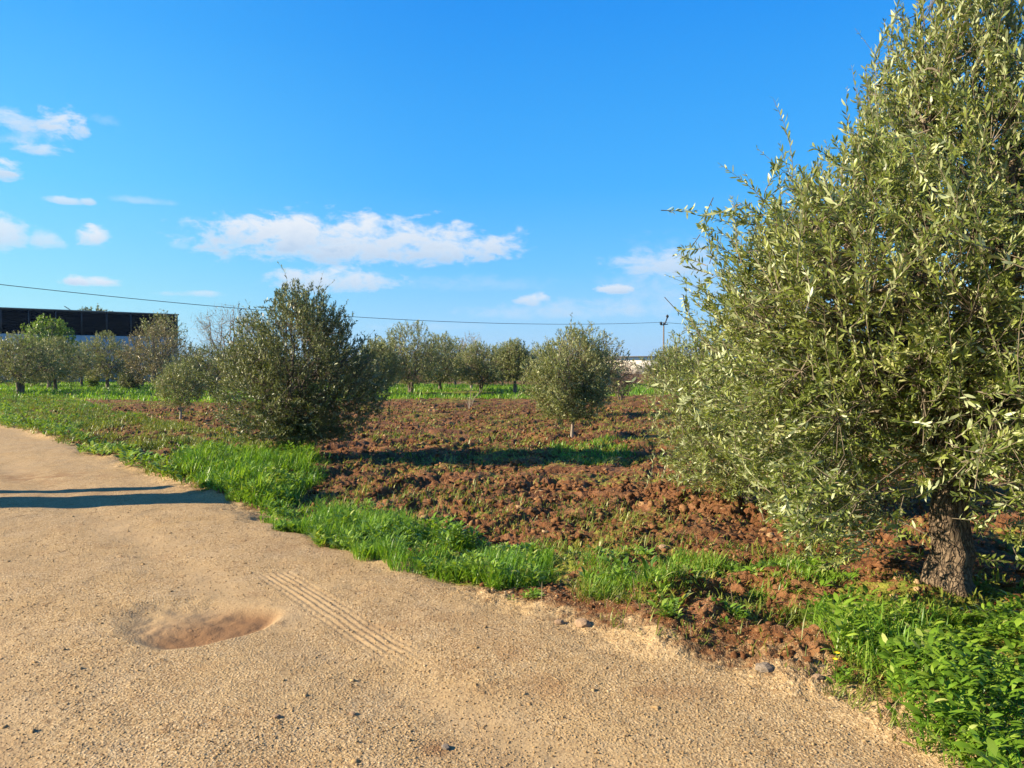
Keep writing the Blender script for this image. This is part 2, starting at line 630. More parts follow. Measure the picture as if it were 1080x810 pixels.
def edge_dist(x, y):
    """signed distance to the road's right-hand edge, positive in the road"""
    best = np.full(x.shape, 1e9)
    sign = np.ones(x.shape)
    for a, b in zip(EDGE[:-1], EDGE[1:]):
        d = b - a
        t = np.clip(((x - a[0]) * d[0] + (y - a[1]) * d[1]) / (d @ d), 0, 1)
        qx, qy = a[0] + t * d[0], a[1] + t * d[1]
        dist = np.hypot(x - qx, y - qy)
        cr = d[0] * (y - a[1]) - d[1] * (x - a[0])
        m = dist < best
        best = np.where(m, dist, best)
        sign = np.where(m, np.sign(cr), sign)
    return best * sign


def road_sd(x, y):
    e = edge_dist(x, y)
    e = np.where(e > 4.6, 9.2 - e, e)      # the road is about nine metres wide
    return e + (fbm(x * .9, y * .9, 3) - .5) * .55 + (fbm(x * 4, y * 4, 8, 3) - .5) * .22


def inpoly(x, y, poly):
    poly = np.asarray(poly)
    inside = np.zeros(x.shape, bool)
    j = len(poly) - 1
    for i in range(len(poly)):
        xi, yi = poly[i]
        xj, yj = poly[j]
        c = ((yi > y) != (yj > y)) & (x < (xj - xi) * (y - yi) / (yj - yi + 1e-12) + xi)
        inside ^= c
        j = i
    return inside


def GP(pts):
    return np.array([G(*p) for p in pts])


POT_A, POT_B = np.array(G(165, 682)), np.array(G(288, 642))      # the wheel-worn hollow in the road
TRK_A, TRK_B = np.array(G(286, 604)), np.array(G(430, 696))      # a tyre print
MOUNDS = [(*G(765, 660), .28, .15), (*G(690, 634), .24, .15), (*G(735, 626), .20, .13), (*G(640, 612), .3, .10), (*G(820, 612), .3, .10),
          (*G(610, 596), .3, .12), (*G(880, 690), .25, .06), (*G(668, 655), .18, .06)]
HOLES = [(*G(828, 668), .22, .20), (*G(715, 652), .15, .14), (*G(790, 700), .3, .03)]

STAINS = [(*G(460, 787), .07, .07, 1.), (*G(520, 700), .22, .3, .55), (*G(585, 725), .2, .2, .5), (*G(60, 520), 1.6, .5, .35), (*G(40, 503), 1.2, .5, .7),
          (*G(440, 660), .4, .3, .35), (*G(700, 730), .3, .12, .5), (*G(330, 575), .5, .4, .3)]


def pot_coords(x, y):
    ax = POT_B - POT_A
    ln = np.hypot(*ax)
    ux, uy = ax / ln
    c = (POT_A + POT_B) / 2
    u = ((x - c[0]) * ux + (y - c[1]) * uy) / (ln / 2)
    v = (-(x - c[0]) * uy + (y - c[1]) * ux)
    return u, v


def height(x, y, detail=True):
    r = np.hypot(x, y)
    sd_ = road_sd(x, y)
    road = sstep(-.28, .22, sd_)
    # road
    zr = (fbm(x * .35, y * .35, 21, 3) - .5) * .05 + (fbm(x * 1.3, y * 1.3, 22, 3) - .5) * .025 + (fbm(x * 7, y * 7, 23, 3) - .5) * .012
    zr = zr * sstep(1.5, 3., r)
    e = edge_dist(x, y)
    zr = zr - .018 * np.exp(-((e - 1.35) / .28) ** 2) - .018 * np.exp(-((e - 3.0) / .3) ** 2)
    u, v = pot_coords(x, y)
    wob = (fbm(x * 3, y * 3, 31, 3) - .5) * .5
    q = np.clip(u * u + (np.where(v > 0, v / .80, v / .23)) ** 2 + wob, 0, 4)
    pot = sstep(1.25, .35, q)
    zr = zr - .036 * pot + .022 * pot * (fbm(x * 9, y * 9, 33, 4) - .5)
    tx = TRK_B - TRK_A
    ln = np.hypot(*tx)
    tu = ((x - TRK_A[0]) * tx[0] + (y - TRK_A[1]) * tx[1]) / ln
    tv = (-(x - TRK_A[0]) * tx[1] + (y - TRK_A[1]) * tx[0]) / ln
    tm = sstep(-.05, .12, tu) * sstep(ln + .5, ln - .7, tu) * sstep(.135, .11, np.abs(tv))
    tb = tv + (fbm(x * 2.5, y * 2.5, 35, 2) - .5) * .012
    tread = .55 + .45 * np.sign(np.sin(tu * 2 * np.pi / .085 + tv * 20))
    tm = tm * (.72 + .28 * sstep(.35, .6, fbm(x * 3.3, y * 3.3, 36, 3)))
    zr = zr + tm * (-.005 + .0040 * np.cos(tb * 2 * np.pi / .047) * np.where(np.abs(tv) > .08, tread, 1.))
    tm2 = sstep(-1.1, -.9, u) * sstep(1.0, .6, u) * pot
    zr = zr + tm2 * sstep(.5, .7, fbm(x * 2.2, y * 2.2, 37, 2)) * .004 * np.cos(tv * 2 * np.pi / .06)
    # field
    zf = (fbm(x * .25, y * .25, 41, 3) - .5) * .22 + (fbm(x * 1.1, y * 1.1, 42, 4) - .5) * .16
    # crumbled clods: cracked lumps with ragged edges and deep pits, on three scales
    wx, wy = x + (fbm(x * 4, y * 4, 5, 4, .65) - .5) * .34, y + (fbm(x * 4 + 9, y * 4, 6, 3) - .5) * .34
    f1, id1 = worley(wx / .30, wy / .30, 51)
    f2, id2 = worley(wx / .13 + 3, wy / .13, 61)
    bil = np.abs(2 * fbm(x * 6, y * 6, 71, 4, .68) - 1)
    fine_ = fbm(x * 15, y * 15, 81, 4, .75)
    c1 = sstep(.62, .18, f1) * (id1 > .42) * (.3 + id1)
    c2 = sstep(.6, .2, f2) * (id2 > .35) * (.3 + id2)
    rough = (.3 + .7 * sstep(-.3, -1.2, sd_)) * (.55 + .85 * sstep(.36, .62, fbm(x * .8, y * .8, 45, 3)))
    f3, id3 = worley(wx / .6 + 7, wy / .5, 68)
    slab = sstep(.6, .1, f3) * (id3 > .6) * (.3 + id3)
    det = .055 * slab * (.6 + .8 * bil) + .03 * np.sin((x * .94 - y * .34) * 2 * np.pi / .75 + 3 * fbm(x, y, 46, 2)) + .02 * c1 + .018 * c2 + .095 * (bil - .3) + .085 * (fine_ - .5)
    det = rough * det
    zf = zf + np.where(det > 0, .065 * np.tanh(det / .065), .13 * np.tanh(det / .13))
    c1, c2 = c1 * .4, c2 * .3 + bil * .4
    far = sstep(40, 70, r)
    zf = zf * (1 - far) + far * (fbm(x * .03, y * .03, 77, 3) - .5) * .6 * (1 - sstep(400, 900, r))
    for (mx, my, mr, mh) in MOUNDS:
        d2 = ((x - mx) ** 2 + (y - my) ** 2) / mr ** 2
        zf = zf + mh * np.exp(-d2) * (.9 + .55 * (fbm(x * 8, y * 8, 97, 4, .6) - .5))
    for (mx, my, mr, mh) in HOLES:
        d2 = ((x - mx) ** 2 + (y - my) ** 2) / mr ** 2
        zf = zf - mh * np.exp(-d2 * 1.3)
    ridge = .04 * np.exp(-((sd_ + .45) / .4) ** 2) * (1 - far)
    z = zr * road + (zf + ridge) * (1 - road)
    clod = np.clip((c1 + c2) * 1.2, 0, 1)
    red = pot * sstep(.62, .0, v)
    for (sx, sy, srx, sry, sa) in STAINS:
        red = np.maximum(red, sa * np.exp(-((x - sx) / srx) ** 2 - ((y - sy) / sry) ** 2) * sstep(.35, .6, fbm(x * 6, y * 6, 44, 4)))
    return z, road, np.clip(red, 0, 1), np.clip(np.maximum(np.maximum(pot * .9, tm), .85 * (np.exp(-((e - 1.3) / .24) ** 2) + np.exp(-((e - 2.95) / .26) ** 2)) * sstep(.3, .6, fbm(x * .9, y * .9, 47, 3))), 0, 1), clod, tm


GREEN_POLYS = [  # (outline, green amount, feather)
    (GP([(-60, 436), (60, 462), (125, 490), (205, 520), (250, 505), (300, 480), (230, 455), (120, 440), (40, 415), (-120, 412)]), .45),
    (GP([(-700, 413), (-100, 423), (130, 421), (240, 425), (400, 424), (560, 420), (700, 417), (900, 412), (900, 404), (560, 405), (300, 402), (-700, 400)]), .8),
    (GP([(575, 470), (640, 466), (668, 478), (630, 486), (585, 480)]), .7),
    (GP([(840, 650), (880, 706), (1000, 795), (1200, 900), (1300, 640), (1060, 615), (900, 615)]), .75),
    (GP([(285, 548), (400, 592), (480, 619), (575, 624), (608, 606), (600, 582), (540, 570), (430, 552), (320, 530)]), .8),
]


def green_at(x, y):
    g = np.zeros(x.shape)
    for poly, a in GREEN_POLYS:
        g = np.maximum(g, inpoly(x, y, poly) * a)
    base = sstep(.42, .66, fbm(x * .8 + 5, y * .8, 91, 4)) * .58
    r = np.hypot(x, y)
    base = np.where(r > 75, .35 + .3 * fbm(x * .02, y * .02, 95), base)
    return np.maximum(g, base) * (road_sd(x, y) < .05)


def make_ground():
    ang = np.concatenate([np.linspace(-180, -52, 60, endpoint=False), np.linspace(-52, -36, 70, endpoint=False),
                          np.linspace(-36, 36, 700, endpoint=False), np.linspace(36, 52, 70, endpoint=False), np.linspace(52, 180, 60, endpoint=False)])
    rs = [.5]
    while rs[-1] < 2.3:
        rs.append(rs[-1] * 1.12)
    while rs[-1] < 16:
        rs.append(rs[-1] * (1.0026 if 3.9 < rs[-1] < 6.6 else 1.0044))
    while rs[-1] < 70:
        rs.append(rs[-1] * 1.0085)
    while rs[-1] < 5600:
        rs.append(rs[-1] * 1.11)
    rs = np.array(rs)
    A, Rr = np.meshgrid(np.radians(ang), rs)
    x, y = (Rr * np.sin(A)).ravel(), (Rr * np.cos(A)).ravel()
    z, road, red, smooth, clod, tm = height(x, y)
    # the near patch under the viewer
    nr, na = Rr.shape
    v = np.stack([x, y, z], 1)
    v = np.vstack([v, [[0, 0, 0]]])
    i = np.arange(nr - 1)[:, None] * na
    j = np.arange(na)[None, :]
    jn = (j + 1) % na
    f = np.stack([i + j, i + na + j, i + na + jn, i + jn], -1).reshape(-1, 4)
    cen = np.stack([np.full(na, len(v) - 1), np.arange(na), (np.arange(na) + 1) % na], 1)
    ap = lambda a: np.append(a, a[0])
    attrs = {'road': ap(road), 'sand': ap(sstep(-.85, .15, road_sd(x, y))), 'red': ap(red), 'smooth': ap(smooth), 'clod': ap(clod), 'green': ap(green_at(x, y))}
    isr = (ap(road)[f].mean(1) > .5)

    def part(name, f4, f3, label):
        used = np.unique(np.concatenate([f4.ravel(), f3.ravel()]))
        mp = np.full(len(v), -1)
        mp[used] = np.arange(len(used))
        me = np_mesh(name, v[used], [mp[f4]] + ([mp[f3]] if len(f3) else []), {k: a[used] for k, a in attrs.items()}, name == 'dirt_road')
        o = link(name, me, M['ground'])
        tag(o, label, 'ground', kind='structure')
        return o
    part('dirt_road', f[isr], cen, 'sandy gravel farm track curving away to the left')
    part('plowed_field', f[~isr], np.zeros((0, 3), int), 'reddish ploughed clay field of the olive grove')


make_ground()


def gz(x, y):
    return height(np.atleast_1d(np.asarray(x, float)), np.atleast_1d(np.asarray(y, float)))[0]


# ------------------------------------------------------------------ leaves
def unit(a):
    return a / (np.linalg.norm(a, axis=-1, keepdims=True) + 1e-9)


def leaves_geo(base, d, nrm, Ln, Wd, curl):
    """lance-shaped leaves with a bend: six corners each"""
    d = unit(d)
    s = unit(np.cross(d, nrm))
    nrm = np.cross(s, d)
    Ln, Wd, curl = Ln[:, None], Wd[:, None], curl[:, None]
    p0 = base
    c1 = base + d * Ln * .36 + nrm * Ln * curl * .35
    c2 = base + d * Ln * .72 + nrm * Ln * curl * .25
    tip = base + d * Ln - nrm * Ln * curl * .2
    v = np.stack([p0, c1 - s * Wd * .5, c1 + s * Wd * .5, c2 - s * Wd * .4, c2 + s * Wd * .4, tip], 1)
    n = len(base)
    i = np.arange(n)[:, None] * 6
    f3 = np.concatenate([i + np.array([[0, 2, 1]]), i + np.array([[3, 4, 5]])])
    f4 = i + np.array([[1, 2, 4, 3]])
    return v.reshape(-1, 3), f4, f3


def crown_profile(prof, t):
    p = np.asarray(prof)
    return np.interp(t, p[:, 0], p[:, 1])


def tree(name, px, depth, label, H, prof, seed, n_twig, twig_len, leaf, mat='olive', bark='bark', trunk_r=.1, trunk_h=.7, lean=(0, 0),
         n_limb=6, per=12, fork=1, cat='tree', group='olive trees of the grove', gap=.40, up=.75, droop=.35, wid=.2, x=None, squash=1.0,
         offset=(0, 0), twig_mat='twig', twig_sides=3, zmin=.12, shell=.36, sprout=.0, big=False, drop=None, wob=.8, shoots=0):
    """prof: (height, radius) pairs of the crown; x, y measured from the photograph"""
    rg = np.random.default_rng(seed)
    gx = W(px, HOR, depth).x if x is None else x
    g0 = float(gz(gx, depth)[0])
    root = empty(name, (gx, depth, g0))
    tag(root, label, cat, group)
    prof = np.asarray(prof, float)
    z0, z1 = prof[0, 0], prof[-1, 0]
    # twig tips through the crown
    pts = np.zeros((0, 3))
    zs = np.linspace(z0, z1, 200)
    pdf = np.maximum(crown_profile(prof, zs), .05) ** 1.35
    cdf = np.cumsum(pdf) / pdf.sum()
    while len(pts) < n_twig:
        m = n_twig * 2
        z = np.interp(rg.random(m), cdf, zs)
        th = rg.random(m) * 2 * np.pi
        rr = crown_profile(prof, z)
        k = 1 - wob / 2 + wob * fbm(np.cos(th) * 1.7 + 10 + seed, z * 1.5 + np.sin(th) * 1.7, seed, 3)
        rho = rg.random(m) ** shell
        p = np.stack([np.cos(th) * rr * k * rho, np.sin(th) * rr * k * rho * squash, z], 1)
        p[:, 0] += offset[0] * np.clip((z - z0) / (z1 - z0), 0, 1)
        p[:, 1] += offset[1] * np.clip((z - z0) / (z1 - z0), 0, 1)
        sc = 2.2 / max(.6, prof[:, 1].max()) * 1.15
        dn = fbm(p[:, 0] * sc + 3.1 * p[:, 2] * sc * .3 + seed * 3, p[:, 1] * sc - p[:, 2] * sc * .8 + 7, seed + 40, 3)
        p = p[dn > gap * (.76 + .34 * rg.random(m))]
        if drop is not None:
            p = p[~drop(p, rg)]
        pts = np.vstack([pts, p])
    pts = pts[:n_twig]
    if shoots:                      # long young shoots standing out of the crown
        q_ = np.nonzero((pts[:, 2] > z0 + .3 * (z1 - z0)) & (np.hypot(pts[:, 0], pts[:, 1]) > .55 * crown_profile(prof, pts[:, 2])))[0]
        q_ = rg.choice(q_, min(shoots, len(q_)), replace=False)
        u_ = unit(np.stack([pts[q_, 0], pts[q_, 1], .9 + 0 * q_], 1) / (np.hypot(pts[q_, 0], pts[q_, 1])[:, None] + .3) * np.array([.5, .5, 1]) + rg.normal(0, .18, (len(q_), 3)))
        pts[q_] += u_ * (.12 + .24 * rg.random(len(q_)))[:, None]
    rad = np.hypot(pts[:, 0], pts[:, 1])
    out = np.stack([pts[:, 0], pts[:, 1], np.zeros(len(pts))], 1) / (rad[:, None] + .15)
    hh = (pts[:, 2] - z0) / (z1 - z0)
    upv = up * (hh * 1.5 + .1) - droop * (1 - hh) ** 1.5
    dirs = unit(out * (.9 - .45 * hh)[:, None] + np.stack([0 * upv, 0 * upv, upv], 1) + rg.normal(0, .38, pts.shape))
    tl = twig_len * (.6 + .8 * rg.random(n_twig))
    if shoots:
        dirs[q_] = unit(u_ + rg.normal(0, .08, u_.shape))
        tl[q_] = .55 + .25 * rg.random(len(q_))
    if sprout:
        sel = rg.random(n_twig) < sprout
        tl = np.where(sel, tl * 1.6, tl)
    # trunk and limbs
    tb = MB()
    T = trunk_h
    limbs = []
    tops = []
    for k in range(fork):
        a = k * 2 * np.pi / max(1, fork) + rg.random() * 1.5
        sp = (.16 if fork > 1 else 0) * max(.6, H / 4)
        n = 12 if big else 6
        q = np.linspace(0, 1, n)
        line = np.stack([lean[0] * q + np.cos(a) * sp * q ** .8 * (1.5 if fork > 1 else 0), lean[1] * q + np.sin(a) * sp * q ** .8, -.08 + q * (T + .08)], 1)
        line[1:-1, :2] += rg.normal(0, trunk_r * .12, (n - 2, 2))
        r = trunk_r * (1.0 if fork == 1 else .68) * (1.0 + .55 * np.exp(-q * 6) - .22 * q)
        if big:
            sides, n2 = 36, 46
            q2 = np.linspace(0, 1, n2)
            ln2 = np.stack([np.interp(q2, q, line[:, i]) for i in range(3)], 1)
            r2 = np.interp(q2, q, r)
            th = np.arange(sides) * 2 * np.pi / sides
            TH, Q = np.meshgrid(th, q2)
            dsp = 1 + .20 * np.sin(TH * 3 + 1.3 * Q * 3) * (.4 + .9 * np.exp(-Q * 3)) + .28 * (fbm(np.cos(TH) * 2.6 + 9 + np.sin(TH) * .7, np.sin(TH) * 2.6 + Q * 3.2, 5, 4) - .5) \
                + .16 * (fbm(TH * 3.8, Q * 5 + 3, 15, 3) - .5) * (np.abs(TH - np.pi) < 3.0)
            v = np.stack([ln2[:, None, 0] + r2[:, None] * dsp * np.cos(TH), ln2[:, None, 1] + r2[:, None] * dsp * np.sin(TH), np.broadcast_to(ln2[:, None, 2], TH.shape)], -1).reshape(-1, 3)
            i = np.arange(n2 - 1)[:, None] * sides
            j = np.arange(sides)[None, :]
            f = np.stack([i + j, i + (j + 1) % sides, i + sides + (j + 1) % sides, i + sides + j], -1).reshape(-1, 4)
            tb.add(v, f)
        else:
            tb.tube(line, r, 8)
        tops.append((line[-1], r[-1]))
    for k in range(n_limb):
        st, r0 = tops[k % fork]
        a = (k + .3 * rg.random()) * 2 * np.pi / n_limb
        hz = z0 + (z1 - z0) * (.45 + .42 * ((k * .618) % 1))
        rr = crown_profile(prof, hz) * (.35 + .3 * rg.random())
        end = np.array([np.cos(a) * rr + offset[0] * .7, np.sin(a) * rr * squash + offset[1] * .7, hz])
        q = np.linspace(0, 1, 9)[:, None]
        ctrl = st + (end - st) * .4 + np.array([np.cos(a), np.sin(a), .4]) * .22 * (end[2] - st[2])
        line = (1 - q) ** 2 * (st - np.array([0, 0, .05])) + 2 * q * (1 - q) * ctrl + q * q * end
        line[1:-1] += rg.normal(0, .035 * H / 4, (7, 3))
        lr = r0 * np.linspace(.72, .16, 9)
        tb.tube(line, lr, 7 if big else 5)
        limbs.append((line, lr))
    tb.build('trunk', M[bark], root, True)
    ln = np.concatenate([l for l, _ in limbs])
    lr = np.concatenate([r for _, r in limbs])
    # boughs reach from limbs to clusters of twigs
    bm = MB()
    bases = pts - dirs * tl[:, None]
    nb = max(6, n_twig // 14)
    inner = np.nonzero(np.hypot(bases[:, 0] - offset[0] * .5, bases[:, 1]) < .72 * crown_profile(prof, bases[:, 2]))[0]
    inner = inner[bases[inner, 2] > z0 + .22 * (z1 - z0)]
    inner = inner if len(inner) > nb else np.arange(n_twig)
    bi = rg.choice(inner, nb, replace=False)
    nodes, nrad = [ln], [lr]
    for b in bi:
        e = bases[b]
        dd = np.linalg.norm(ln - e, axis=1) + .8 * np.maximum(0, ln[:, 2] - e[2])
        s = int(np.argmin(dd))
        q = np.linspace(0, 1, 6)[:, None]
        ctrl = (ln[s] + e) / 2 + np.array([0, 0, .12]) + rg.normal(0, .05, 3)
        line = (1 - q) ** 2 * ln[s] + 2 * q * (1 - q) * ctrl + q * q * e
        r0 = min(lr[s] * .6, .018 * H / 3)
        r = np.linspace(r0, .006, 6)
        bm.tube(line, r, 4, False)
        nodes.append(line[1:])
        nrad.append(r[1:])
    nodes = np.concatenate(nodes)
    # twigs
    if len(nodes) > 1500:
        nodes_s = nodes[rg.choice(len(nodes), 1500, replace=False)]
    else:
        nodes_s = nodes
    K = 5
    q = np.linspace(0, 1, K)
    bend = rg.normal(0, .12, pts.shape)
    bend[:, 2] -= .10 * (1 - hh)
    tw = bases[:, None, :] + (pts - bases)[:, None, :] * q[None, :, None] + (bend * tl[:, None])[:, None, :] * (q * (1 - q) * 2)[None, :, None]
    ok = tw[:, :, 2].min(1) > zmin
    tw, tl_, dirs_ = tw[ok], tl[ok], dirs[ok]
    trd = .0026 if leaf < .09 else .006
    for k in range(len(tw)):
        s = nodes_s[int(np.argmin(((nodes_s - tw[k, 0]) ** 2).sum(1)))]
        line = np.vstack([s[None], tw[k]]) if np.linalg.norm(s - tw[k, 0]) < (.26 if leaf < .09 else .6) * H / 3 else tw[k]
        bm.tube(line, np.linspace(trd * 1.5, trd * .5, len(line)), twig_sides, False)
    bm.build('branches', M[twig_mat], root, False)
    # leaves, in opposite pairs along the twigs
    if per > 0:
        fr = (np.arange(per) + .5) / per
        fr = np.repeat(.12 + .88 * fr, 2)
        sgn = np.tile([1., -1.], per)
        n = len(tw)
        FR = np.clip(fr[None, :] + rg.normal(0, .02, (n, 2 * per)), 0, 1)
        pos = FR * (K - 1)
        i0 = np.clip(np.floor(pos).astype(int), 0, K - 2)
        w_ = (pos - i0)[..., None]
        ar = np.arange(n)[:, None]
        B = tw[ar, i0] * (1 - w_) + tw[ar, i0 + 1] * w_
        tan = unit(tw[ar, i0 + 1] - tw[ar, i0])
        rv = unit(rg.normal(0, 1, (n, 1, 3)) + 0 * B)
        sv = unit(np.cross(tan, rv))
        alt = (np.repeat(np.arange(per), 2) % 2)[None, :, None]
        sv = np.where(alt == 1, np.cross(tan, sv), sv) * sgn[None, :, None]
        ld = unit(tan * .85 + sv * .78 + rg.normal(0, .25, B.shape) + np.array([0, 0, .12]))
        nr = unit(np.cross(ld, np.cross(tan, sv)) + rg.normal(0, .45, B.shape) + np.array([0, 0, .25]))
        cnt = n * 2 * per
        Ls = leaf * (.55 + .65 * rg.random(cnt)) * np.broadcast_to(np.where(fr > .9, .7, 1.), (n, 2 * per)).ravel()
        v, f4, f3 = leaves_geo(B.reshape(-1, 3), ld.reshape(-1, 3), nr.reshape(-1, 3), Ls, Ls * wid * (.8 + .4 * rg.random(cnt)), rg.normal(.05, .12, cnt))
        clump = np.repeat(rg.normal(0, .16, n), 2 * per)
        val = np.clip(.48 + clump + rg.normal(0, .17, cnt) + .45 * (rg.random(cnt) < .035), 0, 1)
        link('crown', np_mesh('crown', v, [f4, f3], {'v': np.repeat(val, 6)}), M[mat], root)
    return root


# ------------------------------------------------------------------ the olive trees
def drop_front(p, rg):
    # the low boughs before the trunk are thinned; they hang only on the left
    f = p[:, 0] * -.49 + p[:, 1] * -.87
    sx = p[:, 0] * .87 - p[:, 1] * .49
    a = (p[:, 2] < .66) & (sx > -.5) & (f > -.9)
    b = (p[:, 2] < .75) & (sx > -.75) & (rg.random(len(p)) < .5)
    c = (p[:, 2] < 1.6) & (p[:, 2] > .6) & (np.hypot(sx + .35, p[:, 2] - 1.15) < .42) & (f > .75) & (rg.random(len(p)) < .85)
    d = (p[:, 0] < -.1) & (np.abs(p[:, 1] - .14 * p[:, 0]) < .26) & (p[:, 2] + .445 * p[:, 0] < .5) & (rg.random(len(p)) < .9)  # gap shaped along the sun's path to let light onto the trunk
    return (a & (rg.random(len(p)) < .93)) | b | c | d


tree('olive_tree', None, 5.45, 'large olive tree at the right edge with a thick gnarled trunk and hanging branches', 4.4,
     [(.28, 1.25), (.6, 1.6), (1.2, 1.8), (1.8, 1.86), (2.3, 1.84), (2.65, 1.66), (2.95, 1.25), (3.2, .95), (3.5, .68), (3.9, .52), (4.2, .38), (4.6, .12)],
     3, 5600, .35, .060, x=3.04, trunk_r=.135, trunk_h=.95, lean=(.04, .03), n_limb=10, per=15, big=True, bark='bark_big', gap=.505, sprout=.10, wob=1.1, shoots=200,
     offset=(.10, 0), wid=.245, shell=.34, droop=.55, drop=drop_front, zmin=.14)
tree('olive_tree', None, 9.5, 'bushy olive tree half hidden behind the largest olive, sweeping low over the soil', 2.6,
     [(.15, 1.0), (.5, 1.3), (1.2, 1.38), (1.7, 1.22), (2.1, .9), (2.7, .2)],
     8, 1900, .36, .066, x=2.88, trunk_r=.08, trunk_h=.6, n_limb=8, per=12, shoots=60, gap=.40, wid=.21, sprout=.1, droop=.45)
tree('olive_tree', 312, 13.7, 'dark bushy olive tree standing alone beside the grass clump at the track', 3.0,
     [(.30, .85), (.65, 1.2), (1.2, 1.36), (1.8, 1.32), (2.3, 1.02), (2.7, .72), (3.1, .22)],
     14, 2600, .36, .068, shoots=100, wob=1.1, mat='olive_dark', trunk_r=.10, trunk_h=.55, lean=(-.1, 0), n_limb=8, per=12, fork=3, gap=.445, wid=.27, sprout=.12, up=.9, twig_mat='bark', offset=(.1, 0))
tree('olive_tree', 603, 17.6, 'young rounded olive tree on a thin pale stem with a grass patch at its foot', 2.3,
     [(.45, .55), (.8, .9), (1.3, 1.0), (1.75, .84), (2.15, .62), (2.5, .2)],
     22, 1300, .32, .075, mat='olive_grey', bark='bark_pale', trunk_r=.034, trunk_h=.85, n_limb=6, per=10, gap=.47, wid=.24, sprout=.1, wob=1.5, shoots=50, lean=(.05, 0))
tree('olive_tree', 615, 26, 'taller olive tree directly behind the young thin-stemmed one', 3.2,
     [(.4, .9), (1.1, 1.4), (1.9, 1.5), (2.5, 1.25), (2.9, .8), (3.2, .2)],
     23, 760, .45, .10, mat='olive_grey', trunk_r=.09, trunk_h=.6, n_limb=6, per=9, gap=.40, wid=.24)
tree('olive_tree', 190, 23.5, 'small silvery young olive left of the dark bushy olive', 1.85,
     [(.4, .4), (.8, .78), (1.2, .82), (1.6, .55), (1.9, .1)],
     24, 420, .34, .085, mat='olive_grey', bark='bark_pale', trunk_r=.035, trunk_h=.5, n_limb=5, per=8, gap=.44, wid=.24)
FAR = [  # px, depth, label, H, crown half width, crown bottom, material, options
    (433, 47, 'spreading olive with three dark trunks, first right of the dark bushy olive', 4.2, 1.95, .9, 'olive_grey', dict(fork=3, trunk_h=1.1, trunk_r=.16)),
    (464, 54, 'olive behind the three-trunked one, its trunk in shade', 3.9, 1.5, .9, 'olive_grey', dict(trunk_h=1.0)),
    (507, 50, 'broad low olive with a short forked trunk and bare twigs rising behind it', 3.1, 1.65, .75, 'olive_grey', dict(fork=2, trunk_h=.7)),
    (543, 47, 'upright olive with one straight dark trunk, left of the young thin-stemmed olive', 3.2, 1.15, 1.15, 'olive_grey', dict(trunk_h=1.3, trunk_r=.11)),
    (21, 46, 'open-crowned olive with a dark low-forked trunk near the left edge', 3.45, 2.0, 1.0, 'olive_grey', dict(fork=3, trunk_h=1.0, trunk_r=.17)),
    (58, 55, 'olive between the left-edge olive and the white wall, below the bright green tree', 3.6, 1.75, 1.1, 'olive_grey', dict(trunk_h=1.2, trunk_r=.12)),
    (113, 62, 'round olive in front of the right part of the dark louvred building', 4.3, 1.7, 1.1, 'olive_grey', dict(trunk_h=1.3, trunk_r=.14)),
    (222, 44, 'olive crown showing between the bare tree and the dark bushy olive', 2.75, 1.9, .4, 'olive_dark', dict(trunk_h=.6)),
    (275, 40, 'low olive hidden behind the left side of the dark bushy olive', 2.5, 1.6, .4, 'olive_grey', dict(trunk_h=.6)),
    (395, 44, 'olive peeping out from behind the right side of the dark bushy olive', 3.1, 1.3, .6, 'olive_grey', dict(trunk_h=.8)),
    (720, 40, 'olive far behind the largest olive tree', 3.0, 1.5, .6, 'olive_grey', dict(trunk_h=.8)),
    (-40, 50, 'olive just outside the left edge', 3.4, 1.9, .9, 'olive_grey', dict(trunk_h=1.0)),
]
for i, (px, dep, lab, H, rw, zb, mt, kw) in enumerate(FAR):
    rw = rw * (1.36 if px < 200 else 1.26)
    H = H * (1.06 if px < 200 else 1.03)
    prof = [(zb * .7, rw * .7), (zb + (H - zb) * .18, rw), (zb + (H - zb) * .5, rw), (zb + (H - zb) * .78, rw * .78), (H * 1.04, rw * .22)]
    kw = dict(trunk_r=.12) | kw
    tree('olive_tree', px, dep, lab, H, prof, 100 + i * 7, 950, .55, .125, mat=mt, n_limb=6, per=9, gap=.43, wid=.28, sprout=.15, wob=1.1, **kw)
for i, (px, dep, H, rw) in enumerate([(412, 66, 4.2, 2.6), (480, 70, 4.4, 2.6), (530, 74, 4.2, 2.4), (572, 68, 3.9, 2.3), (300, 62, 4.0, 2.4), (205, 70, 3.9, 2.6),
                                      (254, 68, 3.6, 2.4), (640, 78, 3.4, 2.2), (20, 70, 4.6, 2.8), (150, 74, 4.4, 2.6), (86, 74, 4.2, 2.5), (760, 72, 4., 2.4)]):
    prof = [(.4, rw * .75), (1.3, rw), (H * .6, rw), (H * .82, rw * .72), (H * 1.03, rw * .2)]
    tree('olive_tree', px, dep, 'olive of the farthest row, seen between the trunks and crowns of the rows before it', H, prof, 300 + i * 5, 520, .7, .17,
         mat='olive_grey', n_limb=6, per=6, gap=.42, wid=.3, wob=1.0, trunk_h=1.0, trunk_r=.12, group='olives of the farthest row')
tree('green_tree', 52, 64, 'bright green tall tree rising in front of the black louvres', 6.2,
     [(1.6, 1.0), (2.8, 2.0), (4.0, 2.4), (5.0, 2.0), (5.7, 1.2), (6.4, .3)], 201, 760, .7, .17, mat='green_leaf', trunk_r=.15, trunk_h=1.8, per=7, gap=.46,
     group='other trees round the grove', wid=.5, n_limb=7)
